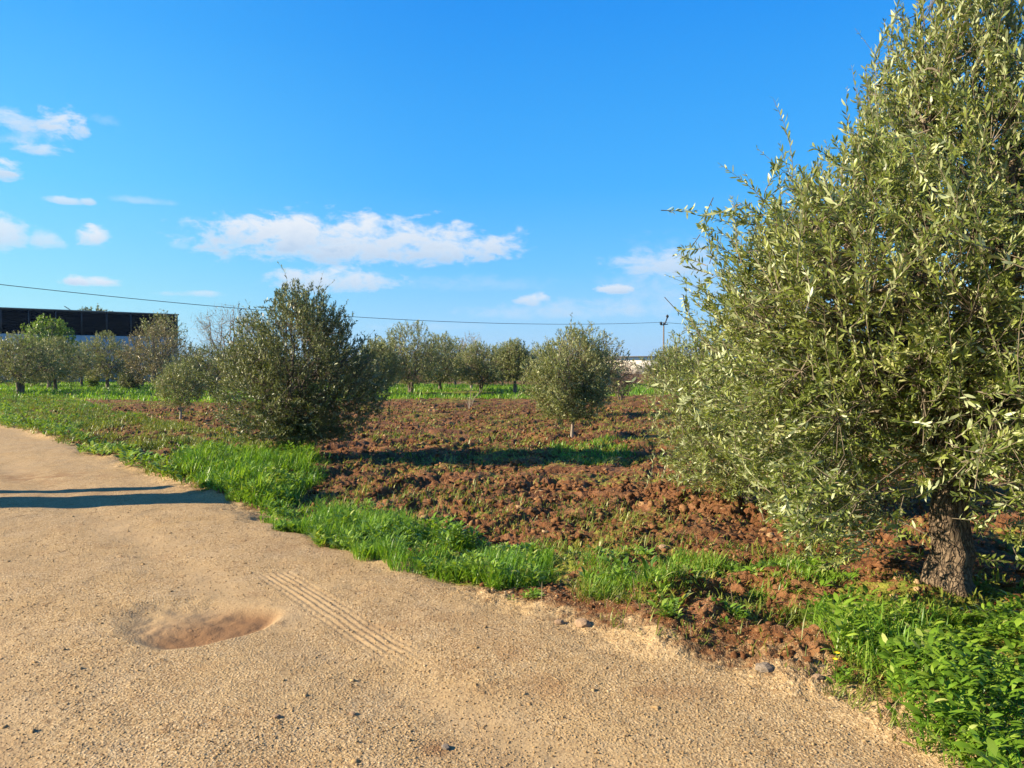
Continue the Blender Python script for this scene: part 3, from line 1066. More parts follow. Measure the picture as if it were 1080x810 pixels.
tree('brown_tree', 166, 58, 'half bare brownish tree before the right end of the louvred building', 5.2,
     [(.6, 1.6), (1.5, 2.6), (2.8, 2.8), (3.7, 2.2), (4.6, 1.4), (5.4, .4)], 202, 820, .65, .13, mat='brown_leaf', trunk_r=.13, trunk_h=1.0, fork=2, lean=(.4, 0), per=6,
     gap=.45, group='other trees round the grove', wid=.4, n_limb=8)
tree('pale_tree', 172, 72, 'sparse pale tree whose top shows above the building corner', 7.2,
     [(2.5, 1.2), (4.5, 2.2), (5.8, 2.2), (6.7, 1.4), (7.2, .4)], 203, 420, .8, .16, mat='olive_grey', trunk_r=.15, trunk_h=2.5, per=4, gap=.45,
     group='other trees round the grove', wid=.4, n_limb=8)
tree('bare_tree', 246, 52, 'leafless grey tree with a fan of fine twigs behind the dark bushy olive', 6.0,
     [(1.6, 1.0), (3.2, 2.2), (4.6, 2.7), (5.4, 2.2), (6.1, 1.0)], 204, 620, .9, .10, mat='brown_leaf', bark='bark_pale', twig_mat='bark_pale', trunk_r=.13, trunk_h=1.3, per=1,
     gap=.40, group='other trees round the grove', wid=.4, n_limb=10)
tree('bare_tree', 497, 60, 'bare twiggy treetop showing behind the broad low olive', 4.4,
     [(1.4, .6), (2.6, 1.2), (3.6, 1.3), (4.5, .6)], 205, 240, .8, .10, mat='brown_leaf', bark='bark_pale', twig_mat='bark_pale', trunk_r=.10, trunk_h=1.2, per=2,
     gap=.40, group='other trees round the grove', wid=.35, n_limb=7)
tree('shrub', 655, 38, 'leafless purplish brown shrub right of the young thin-stemmed olive', 2.1,
     [(.3, .5), (.9, 1.0), (1.5, 1.0), (2.1, .4)], 206, 330, .6, .09, mat='purple_leaf', twig_mat='bark', trunk_r=.06, trunk_h=.3, fork=3, per=3, gap=.38,
     cat='shrub', group='shrubs in the grove', wid=.4)
tree('shrub', 137, 60, 'dense dark shrub in the shade under the half bare brownish tree', 1.7,
     [(.1, .7), (.6, 1.1), (1.1, 1.0), (1.7, .3)], 207, 300, .45, .14, mat='olive_dark', trunk_r=.06, trunk_h=.3, fork=2, per=7, gap=.3, cat='shrub',
     group='shrubs in the grove', wid=.4)
tree('shrub', 97, 63, 'small yellow-green shrub in front of the white wall', 1.6,
     [(.3, .3), (.7, .55), (1.2, .5), (1.6, .15)], 208, 160, .4, .14, mat='green_leaf', trunk_r=.04, trunk_h=.3, fork=2, per=6, gap=.35, cat='shrub',
     group='shrubs in the grove', wid=.5)

# ------------------------------------------------------------------ buildings, pole, hills
M['black_metal'] = simple_mat('black_louvre_metal', (.003, .0045, .009), .8, .04, .3, 3)
M['steel_post'] = simple_mat('grey_steel_post', (.035, .035, .04), .6, .4, .2, 3)
M['white_wall'] = simple_mat('white_render', (.47, .455, .43), .85, .2, .08, 1.5)
M['cream_wall'] = simple_mat('cream_render', (.80, .72, .58), .85, .2, .06, .4)
M['roof'] = simple_mat('grey_roof', (.22, .21, .2), .8, .2, .15, 1)
M['cable'] = simple_mat('black_cable', (.02, .02, .02), .6, .3, .1)
M['wood_pole'] = simple_mat('weathered_pole', (.16, .12, .09), .9, .2, .3, 8, .3, .01, (1, 1, .1))
M['concrete'] = simple_mat('concrete', (.38, .36, .33), .9, .2, .15, 3, .3, .01)
M['hill'] = simple_mat('far_hill', (.09, .095, .06), .95, .1, .3, .004)
M['far_wood'] = simple_mat('far_wood', (.045, .06, .025), .95, .1, .4, .08)


def building():
    a, b = np.array(W(0, HOR, 86))[:2], np.array(W(188, HOR, 97))[:2]
    d = (b - a) / np.hypot(*(b - a))
    a = b - d * 62
    nrm = np.array([d[1], -d[0]])           # towards the viewer
    rz = math.atan2(d[1], d[0])
    L = 62.
    root = empty('building', (b[0], b[1], 0))
    tag(root, 'long flat building with black louvred upper storey above a white wall, at the left', 'building')
    o2 = np.array([b[0], b[1], 0])
    P = lambda s, n_, z: np.array([*(b - d * s + nrm * n_), z]) - o2
    zt, zb = 8.05, 5.35
    w = MB()
    w.box(P(L / 2, -6, zb / 2 - .2), (L / 2, 6, zb / 2 + .2), rz)
    w.build('wall', M['white_wall'], root)
    u = MB()
    u.box(P(L / 2, -6, (zb + zt) / 2 - .05), (L / 2 - .05, 5.8, (zt - zb) / 2 - .1), rz)
    u.build('louvre_backing', M['black_metal'], root)
    s = MB()
    nsl = 15
    for k in range(nsl):
        z = zb + .1 + (zt - zb - .25) * k / (nsl - 1)
        s.box(P(L / 2, -.06, z), (L / 2, .06, .045), rz)
    s.build('louvres', M['black_metal'], root)
    for sx in np.arange(.1, L, 2.6):
        p = MB()
        p.box(P(sx, .05, (zb + zt) / 2 + .03), (.07, .05, (zt - zb) / 2 + .02), rz)
        p.build('post', M['steel_post'], root)
    c = MB()
    c.box(P(L / 2, -5.95, zt + .1), (L / 2 + .1, 6.15, .06), rz)
    c.build('roof', M['roof'], root)
    pl = MB()
    pl.box(P(L / 2, .05, .35), (L / 2, .06, .35), rz)
    pl.build('plinth', M['concrete'], root)
    # a slanting pipe on the roof
    q = W(68, 323, 94)
    q2 = W(76, 328, 94)
    e = np.array(q2) - np.array(q)
    st = np.array([q.x, q.y, 0])
    mb = MB()
    mb.tube([np.array(q) - st, np.array(q2) - st, np.array(q2) + e * .6 - st, np.array([q2.x, q2.y, zt + .12]) + np.array([e[0] * .6, 0, 0]) - st], .05, 6)
    o = mb.build('roof_pipe', M['steel_post'])
    o.location = st
    tag(o, 'thin slanting pipe sticking up from the flat roof of the louvred building', 'pipe')


building()
tree('roadside_tree', 100, 112, 'treetop peeping over the roof of the louvred building', 10.6,
     [(4, 1.8), (7, 3.0), (9, 2.9), (10, 2.0), (10.8, .5)], 209, 380, 1.1, .32, mat='olive_dark', trunk_r=.2, trunk_h=3.8, per=6, gap=.4,
     group='other trees round the grove', wid=.5, n_limb=6)


def far_things():
    b = MB()
    c = W(650, HOR, 215)
    b.box((0, 0, 2.1), (12, 9, 2.4), .0)
    root = empty('far_building', (c.x, 215, 0))
    tag(root, 'long pale cream building far off between the young olive and the largest tree', 'building')
    root.location = (W(664, HOR, 215).x + 4, 215, 0)
    b.build('wall', M['cream_wall'], root)
    r = MB()
    r.box((0, 0, 4.6), (12.3, 9.3, .1))
    r.build('roof', M['roof'], root)
    # the far blue ridge, real hills a few kilometres off
    xs = np.linspace(-4200, 4200, 200)
    ys = np.linspace(0, 1, 24)
    X, Y = np.meshgrid(xs, ys)
    top = 20 + 70 * fbm(X / 900 + 4, X * 0 + 2, 301, 4) * np.exp(-((X - 500) / 1900) ** 2) + 14 * fbm(X / 300, X * 0, 302, 3)
    prof = np.sin(np.pi * Y) ** .8
    Z = top * prof * (.85 + .3 * fbm(X / 250, Y * 5, 303, 3)) - 2
    yy = 3600 + 900 * Y + (X / 5200) ** 2 * -1500
    v = np.stack([X, yy, Z], -1).reshape(-1, 3)
    i = np.arange(23)[:, None] * 200
    j = np.arange(199)[None, :]
    f = np.stack([i + j, i + j + 1, i + 200 + j + 1, i + 200 + j], -1).reshape(-1, 4)
    o = link('hills', np_mesh('hills', v, [f], smooth=True), M['hill'])
    tag(o, 'low blue ridge on the horizon', 'hills', kind='structure')
    # a far wood that reads as a dark line along the horizon
    rg = np.random.default_rng(77)
    n = 9000
    th = R(-60) + rg.random(n) * R(120)
    rr = 330 + 130 * rg.random(n)
    x, y = rr * np.sin(th), rr * np.cos(th)
    zmax = 2.2 + 3.0 * fbm(th * 40, rr * .02, 311, 3)
    z = zmax * rg.random(n) ** .7
    B = np.stack([x, y, z], 1)
    v, f4, f3 = leaves_geo(B, rg.normal(0, 1, (n, 3)), rg.normal(0, 1, (n, 3)), 1.6 + rg.random(n) * 1.5, 1.2 + rg.random(n), rg.normal(0, .1, n))
    o = link('far_wood', np_mesh('far_wood', v, [f4, f3], {'v': np.repeat(rg.random(n) * .6, 6)}), M['olive_dark'])
    tag(o, 'dark line of far trees along the horizon', 'trees', kind='stuff')


far_things()


def pole_and_cable():
    top = W(700, 343, 76)
    root = empty('utility_pole', (top.x, 76, 0))
    tag(root, 'thin utility pole carrying the cable, its top showing beside the edge of the largest olives', 'pole')
    p = MB()
    p.tube([(0, 0, -.3), (0, 0, 3), (0, 0, top.z + .25)], [.10, .08, .06], 10)
    p.build('pole', M['wood_pole'], root, True)
    a = MB()
    a.tube([(-.3, 0, top.z + .02), (.4, 0, top.z + .1)], .045, 6)
    a.tube([(.1, 0, top.z + .1), (.35, 0, top.z + .75)], .06, 6)
    a.build('crossarm', M['steel_post'], root)
    for q in ((-.26, top.z + .12), (.35, top.z + .8)):
        i = MB()
        i.tube([(q[0], 0, q[1] - .1), (q[0], 0, q[1]), (q[0], 0, q[1] + .12), (q[0], 0, q[1] + .2)], [.06, .13, .13, .05], 8)
        i.build('insulator', M['cable'], root)
    # the cable hangs from a pole further left
    A = np.array(W(-110, 287, 40))
    Bv = np.array([top.x - .26, 76, top.z + .28])
    t = np.linspace(0, 1, 60)[:, None]
    line = A * (1 - t) + Bv * t
    line[:, 2] -= (4 * t * (1 - t) * 1.05)[:, 0]
    B2 = np.array(W(1000, 335, 118))
    t2 = np.linspace(0, 1, 30)[1:, None]
    l2 = Bv * (1 - t2) + B2 * t2
    l2[:, 2] -= (4 * t2 * (1 - t2) * 1.0)[:, 0]
    c = MB()
    c.tube(np.vstack([line, l2]), .019, 6)
    o = c.build('power_cable', M['cable'], None, True)
    tag(o, 'single black overhead cable sagging across the whole sky above the grove', 'cable')
    for (pt, lab) in ((A, 'utility pole at the left, outside the picture, carrying the cable'), (B2, 'utility pole beyond the largest olive, carrying the cable')):
        r2 = empty('utility_pole', (pt[0], pt[1], 0))
        tag(r2, lab, 'pole')
        p = MB()
        p.tube([(0, 0, -.3), (0, 0, 3), (0, 0, pt[2] + .25)], [.15, .13, .1], 10)
        p.build('pole', M['wood_pole'], r2, True)


pole_and_cable()


def shadow_casters():
    """unseen block and post added to cast the shadow bands on the track"""
    dirx, diry = -sd.x / math.hypot(sd.x, sd.y), -sd.y / math.hypot(sd.x, sd.y)
    ht = math.tan(R(SUN_EL))
    tip = np.array(G(212, 525))
    L = 4.9
    base = tip - np.array([dirx, diry]) * L
    z = L * ht
    root = empty('shadow_block', (base[0], base[1], 0))  # added out of view, sized only for the shadow it throws
    tag(root, 'low unseen concrete block added to cast the broad shadow band on the track, outside the left edge of the picture', 'block')
    b = MB()
    b.box((0, 0, z / 2 - .2), (.25, .36, z / 2 + .2))
    b.build('block', M['concrete'], root)
    c = MB()
    c.box((0, 0, z + .04), (.29, .40, .05))
    c.build('cap', M['concrete'], root)
    tip2 = np.array(G(165, 515.5))  # second added caster, for the narrower shadow band
    base2 = tip2 - np.array([dirx, diry]) * 4.2
    p = MB()
    p.tube([(0, 0, -.2), (0, 0, 1), (0, 0, 4.2 * ht)], .14, 10)
    o = p.build('shadow_post', M['wood_pole'], None, True)
    o.location = (base2[0], base2[1], 0)
    tag(o, 'round unseen wooden post added to cast the thin shadow band on the track, outside the left edge of the picture', 'post')


shadow_casters()

# ------------------------------------------------------------------ grass, weeds, gravel, clods
def sample_poly(poly, dens, rg):
    lo, hi = poly.min(0), poly.max(0)
    n = int((hi - lo).prod() * dens)
    p = lo + rg.random((n, 2)) * (hi - lo)
    sc = min(.22, .02 * float(np.ptp(poly, 0).max()) + .1)
    jx = (fbm(p[:, 0] * 2.4, p[:, 1] * 2.4, 601, 4) - .5) * 4 * sc
    jy = (fbm(p[:, 0] * 2.4 + 40, p[:, 1] * 2.4, 602, 4) - .5) * 4 * sc
    p = p[inpoly(p[:, 0] + jx, p[:, 1] + jy, poly)]
    return p[road_sd(p[:, 0], p[:, 1]) < .12]


def blades(P, h, w, rg, lean=.5):
    n = len(P)
    z = gz(P[:, 0], P[:, 1])
    B = np.stack([P[:, 0], P[:, 1], z - .01], 1)
    a = rg.random(n) * 2 * np.pi
    ln = lean * (.2 + rg.random(n))
    d = np.stack([np.cos(a) * ln, np.sin(a) * ln, np.ones(n)], 1)
    nr = np.stack([-np.cos(a), -np.sin(a), ln], 1)
    hh = h * (.35 + .65 * rg.random(n)) * (.35 + 1.5 * sstep(.28, .72, fbm(P[:, 0] * 2.6, P[:, 1] * 2.6, 207, 3)))
    d = unit(d)
    s = unit(np.cross(d, nr))
    out = np.stack([np.cos(a), np.sin(a), 0 * a], 1)
    H_ = hh[:, None]
    ww = (w * (.7 + .6 * rg.random(n)))[:, None]
    cv = (.1 + .35 * rg.random(n))[:, None]
    c1 = B + d * H_ * .45
    c2 = B + d * H_ * .8 + out * H_ * cv * .35
    tip = B + d * H_ + out * H_ * cv - np.array([0, 0, 1]) * H_ * cv * .35
    v = np.stack([B - s * ww * .4, B + s * ww * .4, c1 - s * ww * .5, c1 + s * ww * .5, c2 - s * ww * .35, c2 + s * ww * .35, tip], 1)
    i = np.arange(n)[:, None] * 7
    f4 = np.concatenate([i + np.array([[0, 1, 3, 2]]), i + np.array([[2, 3, 5, 4]])])
    f3 = i + np.array([[4, 5, 6]])
    return v.reshape(-1, 3), f4, f3, 7


def join(parts):
    vs, f4s, f3s, vals, k = [], [], [], [], 0
    for v, f4, f3, val in parts:
        vs.append(v)
        f4s.append(f4 + k)
        f3s.append(f3 + k)
        vals.append(val)
        k += len(v)
    return np.concatenate(vs), np.concatenate(f4s), np.concatenate(f3s), np.concatenate(vals)


def grass_obj(name, P, h, w, mat, label, seed, lean=.5, kind='stuff', vbias=0., cat='grass'):
    rg = np.random.default_rng(seed)
    v, f4, f3, k = blades(P, h, w, rg, lean)
    val = np.clip(.47 + vbias + .9 * (fbm(P[:, 0] * 2.2, P[:, 1] * 2.2, seed, 3) - .5) + rg.normal(0, .16, len(P)), 0, 1)
    o = link(name, np_mesh(name, v, [f4, f3], {'v': np.repeat(val, k)}), M[mat])
    return tag(o, label, cat, kind=kind)


def rosettes(P, rg, leaf, n_leaf=(7, 13), up=.6, wid=.34, h0=.0):
    """broad-leaved weeds: leaves radiating from each root"""
    parts = []
    z = gz(P[:, 0], P[:, 1])
    nl = rg.integers(n_leaf[0], n_leaf[1], len(P))
    idx = np.repeat(np.arange(len(P)), nl)
    n = len(idx)
    a = rg.random(n) * 2 * np.pi
    e = up * (.25 + 1.1 * rg.random(n))
    d = np.stack([np.cos(a), np.sin(a), e], 1)
    nr = np.stack([-np.cos(a) * e, -np.sin(a) * e, np.ones(n)], 1) + rg.normal(0, .25, (n, 3))
    sc = (leaf * (.6 + .8 * rg.random(len(P))))[idx] * (.6 + .6 * rg.random(n))
    st = (rg.random(n) * h0 * (.25 + 1.5 * sstep(.3, .7, fbm(P[:, 0] * 2.4, P[:, 1] * 2.4, 208, 3)))[idx])[:, None]
    B = np.stack([P[idx, 0], P[idx, 1], z[idx]], 1) + np.stack([np.cos(a), np.sin(a), 0 * a], 1) * sc[:, None] * .25 + np.array([0, 0, 1]) * (st + sc[:, None] * .12)
    v, f4, f3 = leaves_geo(B, d, nr, sc, sc * wid * (.7 + .6 * rg.random(n)), .18 + .2 * rg.random(n))
    val = np.clip(.5 + .7 * (fbm(P[:, 0] * 1.7, P[:, 1] * 1.7, 209, 3) - .5)[idx] + rg.normal(0, .17, len(P))[idx] + rg.normal(0, .15, n), 0, 1)
    return v, f4, f3, np.repeat(val, 6)


def weeds_obj(name, P, leaf, label, seed, kind='stuff', **k):
    rg = np.random.default_rng(seed)
    v, f4, f3, val = rosettes(P, rg, leaf, **k)
    o = link(name, np_mesh(name, v, [f4, f3], {'v': val}), M['weed'])
    return tag(o, label, 'weeds', kind=kind)


rg0 = np.random.default_rng(1)


def clumpy(P, seed, th=.42, sc=2.2, soft=.25):
    k = fbm(P[:, 0] * sc, P[:, 1] * sc, seed, 3)
    return P[k > th + soft * (rg0.random(len(P)) - .5)]


def off_road(P, m=.0):
    return P[road_sd(P[:, 0], P[:, 1]) < m]


STRIP = GP([(282, 550), (340, 573), (400, 594), (480, 618), (560, 626), (600, 614), (604, 596), (560, 580), (500, 568), (420, 554), (340, 538), (300, 534)])
CLUMP = GP([(178, 493), (212, 521), (262, 536), (300, 530), (335, 515), (330, 492), (280, 482), (215, 480)])
LEFT = GP([(-80, 430), (0, 448), (60, 466), (120, 491), (205, 521), (240, 492), (300, 478), (230, 458), (140, 440), (60, 418), (-60, 412)])
RIGHT = GP([(850, 662), (872, 702), (930, 745), (985, 800), (1060, 860), (1250, 860), (1200, 680), (1080, 668), (1040, 664), (955, 662), (905, 632), (860, 636)])
TREEP = GP([(572, 470), (640, 466), (670, 478), (630, 487), (585, 481)])
MIDT = GP([(600, 585), (620, 640), (690, 640), (800, 625), (860, 632), (900, 612), (840, 596), (700, 580)])
FARG = GP([(-700, 412), (-100, 424), (130, 422), (240, 427), (400, 425), (560, 421), (700, 418), (900, 412), (900, 405), (560, 406), (300, 404), (-700, 401)])

grass_obj('grass', clumpy(sample_poly(STRIP, 3000, rg0), 11, .38), .17, .0065, 'grass', 'lush bright green grass strip along the near edge of the track', 11, .55)
weeds_obj('weeds', clumpy(sample_poly(STRIP, 620, rg0), 12, .42), .056, 'broad-leaved weeds mixed into the lush roadside grass strip', 12, n_leaf=(9, 17), up=.9, h0=.13)
grass_obj('grass', clumpy(sample_poly(CLUMP, 1300, rg0), 13, .30), .22, .010, 'grass', 'rounded bright grass clump at the foot of the dark bushy olive', 13, .5)
weeds_obj('weeds', clumpy(sample_poly(CLUMP, 300, rg0), 14, .46), .065, 'leafy weeds at the road side of the rounded grass clump', 14, n_leaf=(9, 17), up=.9, h0=.17)
P = off_road(clumpy(sample_poly(LEFT, 700, rg0), 15, .49, 1.1, .2))
grass_obj('grass', P, .13, .014, 'grass_yellow', 'patchy yellow-green grass between the track and the left trees', 15, .6)
P = off_road(sample_poly(LEFT, 60, rg0))
P = P[(edge_dist(P[:, 0], P[:, 1]) > -.6) | ((P[:, 0] < -11) & (rg0.random(len(P)) < .25))]
weeds_obj('weeds', clumpy(P, 16, .46, 1.2), .10, 'fresh green weeds edging the far end of the track', 16, n_leaf=(8, 14), up=.8, h0=.1)
grass_obj('grass', clumpy(sample_poly(RIGHT, 3200, rg0), 17, .44, 1.6), .125, .006, 'grass', 'green grass under the front of the largest olive', 17, .6)
weeds_obj('weeds', clumpy(sample_poly(RIGHT, 330, rg0), 18, .36, 1.8), .062, 'broad-leaved green weeds spreading from the largest olive to the track', 18, n_leaf=(7, 13), up=.55, h0=.10)
grass_obj('grass', sample_poly(TREEP, 260, rg0), .10, .016, 'grass', 'oval grass patch around the thin stem of the young olive', 19, .6)
grass_obj('grass', clumpy(sample_poly(MIDT, 2600, rg0), 20, .505, 2.2, .12), .10, .006, 'grass', 'scattered grass tufts on the rough earth left of the largest olive', 20, .8, vbias=.1)
weeds_obj('weeds', clumpy(sample_poly(MIDT, 170, rg0), 21, .52, 2.0, .12), .06, 'low weeds scattered over the rough earth left of the largest olive', 21, up=.6)
grass_obj('grass', clumpy(sample_poly(FARG, 34, rg0), 22, .40, .35), .22, .045, 'grass', 'broad green grass strip under the far row of olives', 22, .5)
# sparse weeds all over the ploughed soil
n = 190000
rr = 5 + 40 * rg0.random(n) ** 1.1
th = R(-42) + R(84) * rg0.random(n)
P = np.stack([rr * np.sin(th), rr * np.cos(th)], 1)
P = off_road(clumpy(P, 23, .47, .8, .30), -.5)
grass_obj('field_weeds', P, .065, .012, 'grass_yellow', 'thin yellow-green seedlings sprinkled over the ploughed soil', 23, .9, cat='weeds')


BANK = GP([(600, 622), (640, 662), (760, 700), (900, 742), (1000, 805), (960, 740), (870, 690), (850, 640), (700, 610)])
grass_obj('grass', clumpy(sample_poly(BANK, 1900, rg0), 25, .50, 2.6, .14), .07, .005, 'grass_yellow', 'yellowish short grass on the crumbly bank between the lush strip and the largest olive', 25, 1.0)
VERGE = GP([(0, 445), (120, 488), (290, 545), (480, 612), (600, 640), (760, 695), (990, 795), (1100, 800), (1080, 640), (860, 560), (600, 520), (330, 500), (200, 480), (0, 420)])
grass_obj('grass', clumpy(sample_poly(VERGE, 120, rg0), 27, .52, 1.3, .14), .13, .006, 'grass_yellow', 'taller yellowish stems standing among the verge weeds', 27, .7)
grass_obj('straw', clumpy(sample_poly(VERGE, 90, rg0), 26, .45, 1.5, .3), .12, .004, 'dry', 'dry straw and dead stalks strewn over the verge and the soil', 26, 3.2, cat='straw')
n = 50000
rr = 13 + 27 * rg0.random(n)
th = R(-42) + R(72) * rg0.random(n)
P = np.stack([rr * np.sin(th), rr * np.cos(th)], 1)
P = off_road(clumpy(P, 24, .53, .55, .18), -.5)
grass_obj('field_weeds', P, .10, .022, 'grass_yellow', 'yellowing tufts on the middle of the ploughed field', 24, 1., cat='weeds')


def rocks_geo(P, zc, size, rg, flat=.7):
    """small irregular eight-cornered stones"""
    base = np.array([[1, 0, 0], [.3, .95, .1], [-.8, .6, 0], [-.8, -.6, .1], [.3, -.95, 0], [.1, .1, 1], [0, -.1, -1]], float)
    n = len(P)
    v = base[None] * (1 + rg.normal(0, .3, (n, 7, 1))) + rg.normal(0, .2, (n, 7, 3))
    a = rg.random(n) * 2 * np.pi
    ca, sa = np.cos(a)[:, None], np.sin(a)[:, None]
    x, y = v[..., 0] * ca - v[..., 1] * sa, v[..., 0] * sa + v[..., 1] * ca
    sx = size[:, None]
    st = (1 + .4 * rg.normal(0, .5, n))[:, None]
    v = np.stack([x * sx * st + P[:, 0:1], y * sx + P[:, 1:2], v[..., 2] * sx * flat + zc[:, None]], -1)
    f = [(0, 1, 5), (1, 2, 5), (2, 3, 5), (3, 4, 5), (4, 0, 5), (1, 0, 6), (2, 1, 6), (3, 2, 6), (4, 3, 6), (0, 4, 6)]
    i = np.arange(n)[:, None, None] * 7
    return v.reshape(-1, 3), (i + np.array(f)[None]).reshape(-1, 3)


def clods_geo(P, zc, size, rg, flat=.7):
    """crumbly lumps of earth, forty-two corners each"""
    import bmesh
    bm = bmesh.new()
    bmesh.ops.create_icosphere(bm, subdivisions=2, radius=1)
    base = np.array([v.co[:] for v in bm.verts])
    f = np.array([[v.index for v in q.verts] for q in bm.faces])
    bm.free()
    n, k = len(P), len(base)
    off = rg.random((n, 1)) * 400
    lump = fbm(base[None, :, 0] * 1.7 + off, base[None, :, 1] * 1.7 + base[None, :, 2] * 2.1 + off, 701, 3, .75) - .5
    v = base[None] * (1 + 1.9 * lump[..., None] + rg.normal(0, .13, (n, k, 1))) * (1 + rg.normal(0, .28, (n, 1, 3)))
    a = rg.random(n) * 2 * np.pi
    ca, sa = np.cos(a)[:, None], np.sin(a)[:, None]
    x, y = v[..., 0] * ca - v[..., 1] * sa, v[..., 0] * sa + v[..., 1] * ca
    s_ = size[:, None]
    v = np.stack([x * s_ + P[:, 0:1], y * s_ + P[:, 1:2], v[..., 2] * s_ * flat + zc[:, None]], -1)
    i = np.arange(n)[:, None, None] * k
    return v.reshape(-1, 3), (i + f[None]).reshape(-1, 3), k


def scatter_mat(name, stops):
    m, nt, out = mat_new(name)
    t = NT(nt)
    pos = t.n('ShaderNodeNewGeometry').outputs['Position']
    c = t.ramp(t.attr('v'), stops)
    nz = t.noise(pos, 55, 5, .75)
    c = t.mix(t.rng(nz, .55, .35, 0, .65), c, stops[0][1])
    c = t.mix(t.rng(nz, .55, .7, 0, .5), c, stops[-1][1])
    t.L.new(t.pbsdf(c, .95, .12, t.bump(nz, .7, .008)), out.inputs['Surface'])
    return m


M['clod'] = scatter_mat('soil_clod', [(0, (.062, .025, .010)), (.45, (.145, .062, .023)), (.8, (.25, .13, .053)), (1, (.42, .28, .14))])
M['pebble'] = scatter_mat('road_pebble', [(0, (.19, .115, .052)), (.4, (.33, .22, .10)), (.8, (.43, .30, .15)), (1, (.56, .44, .27))])


def scatter(name, P, size, mat, label, cat, seed, sink=.2, flat=.7, near=0):
    rg = np.random.default_rng(seed)
    z = gz(P[:, 0], P[:, 1]) + size * flat * sink
    col = np.clip(rg.normal(.48, .22, len(P)), 0, 1)
    c = (np.hypot(P[:, 0], P[:, 1]) < near) & (size > .011)
    v, f = rocks_geo(P[~c], z[~c], size[~c], rg, flat)
    val = np.repeat(col[~c], 7)
    if c.any():
        v2, f2, k = clods_geo(P[c], z[c], size[c], rg, flat)
        f = np.concatenate([f, f2 + len(v)])
        v = np.concatenate([v, v2])
        val = np.concatenate([val, np.repeat(col[c], k)])
    o = link(name, np_mesh(name, v, [f], {'v': val}), M[mat])
    tag(o, label, cat, kind='stuff')


n = 62000
rr = 2.6 + 8.5 * rg0.random(n) ** 1.25
th = R(-40) + R(80) * rg0.random(n)
P = np.stack([rr * np.sin(th), rr * np.cos(th)], 1)
sdv = road_sd(P[:, 0], P[:, 1])
u_, v_ = pot_coords(P[:, 0], P[:, 1])
keep = (sdv > -.9) & ~((np.abs(u_) < 1.05) & (v_ > -.3) & (v_ < .65) & (rg0.random(n) < .9))
keep &= (fbm(P[:, 0] * 1.3, P[:, 1] * 1.3, 61, 3) > .36 + .25 * (rg0.random(n) - .5)) | (sdv < .5)
P = P[keep]
scatter('gravel', P, .0025 + .0045 * rg0.random(len(P)) ** 2.2 + .009 * (rg0.random(len(P)) < .004), 'pebble', 'loose gravel on the sandy track', 'gravel', 5)
n = 60000
rr = 4.2 + 30 * rg0.random(n) ** 1.15
th = R(-42) + R(84) * rg0.random(n)
P = np.stack([rr * np.sin(th), rr * np.cos(th)], 1)
sdv = road_sd(P[:, 0], P[:, 1])
P = P[(sdv < -.25) & (fbm(P[:, 0] * 1.1, P[:, 1] * 1.1, 63, 3) > .35)]
rr = np.hypot(P[:, 0], P[:, 1])
scatter('soil_clods', P, (.005 + .026 * rg0.random(len(P)) ** 3.2) * (1 + rr / 22) * (.6 + .4 * sstep(5, 9, rr)), 'clod', 'broken reddish clods lying on the ploughed field', 'soil', 6, .15, .75, 11)


# ------------------------------------------------------------------ single stones, weeds and flowers
def stone(px, py, size, label, mat='stone', seed=0, flat=.65):
    import bmesh
    bm = bmesh.new()
    bmesh.ops.create_icosphere(bm, subdivisions=3, radius=1)
    rg = np.random.default_rng(seed)
    off = rg.random(3) * 50
    for v in bm.verts:
        c = v.co
        k = 1 + .55 * (float(fbm(np.array([c.x * 1.3 + off[0]]), np.array([c.y * 1.3 + c.z * 1.1 + off[1]]), seed, 3)[0]) - .5)
        q = np.round(np.array(c) * 2.2) / 2.2
        v.co = (Vector(q) * .45 + c * .55) * k
    me = bpy.data.meshes.new('stone')
    bm.to_mesh(me)
    bm.free()
    o = link('stone', me, M[mat])
    x, y = G(px, py)
    size *= .8
    o.scale = (size * 1.25, size, size * flat)
    o.rotation_euler = (0, 0, rg.random() * 6)
    o.location = (x, y, float(gz(x, y)[0]) + size * flat * .45)
    tag(o, label, 'stone', 'stones by the track')


for i, a in enumerate([
        (615, 664, .055, 'orange-tan stone on the track edge below the scattered grass tufts', 'stone'),
        (806, 713, .05, 'flat grey stone at the track edge left of the yellow flower', 'stone_grey'),
        (968, 702, .045, 'rusty tan stone half buried among the broad-leaved weeds', 'stone'),
        (372, 752, .016, 'small pale chip of stone lying on the gravel near the bottom', 'stone'),
        (292, 757, .018, 'white chip of stone on the gravel left of the pale chip', 'stone'),
        (470, 786, .022, 'dark lump of earth on the gravel at the bottom middle', 'stone_grey'),
        (700, 573, .05, 'pale stone on the reddish soil above the grass tufts', 'stone'),
        (590, 660, .03, 'small brown stone just left of the orange-tan stone', 'stone'),
        (862, 726, .03, 'reddish stone beside the yellow flower', 'stone')]):
    stone(*a, seed=400 + i)


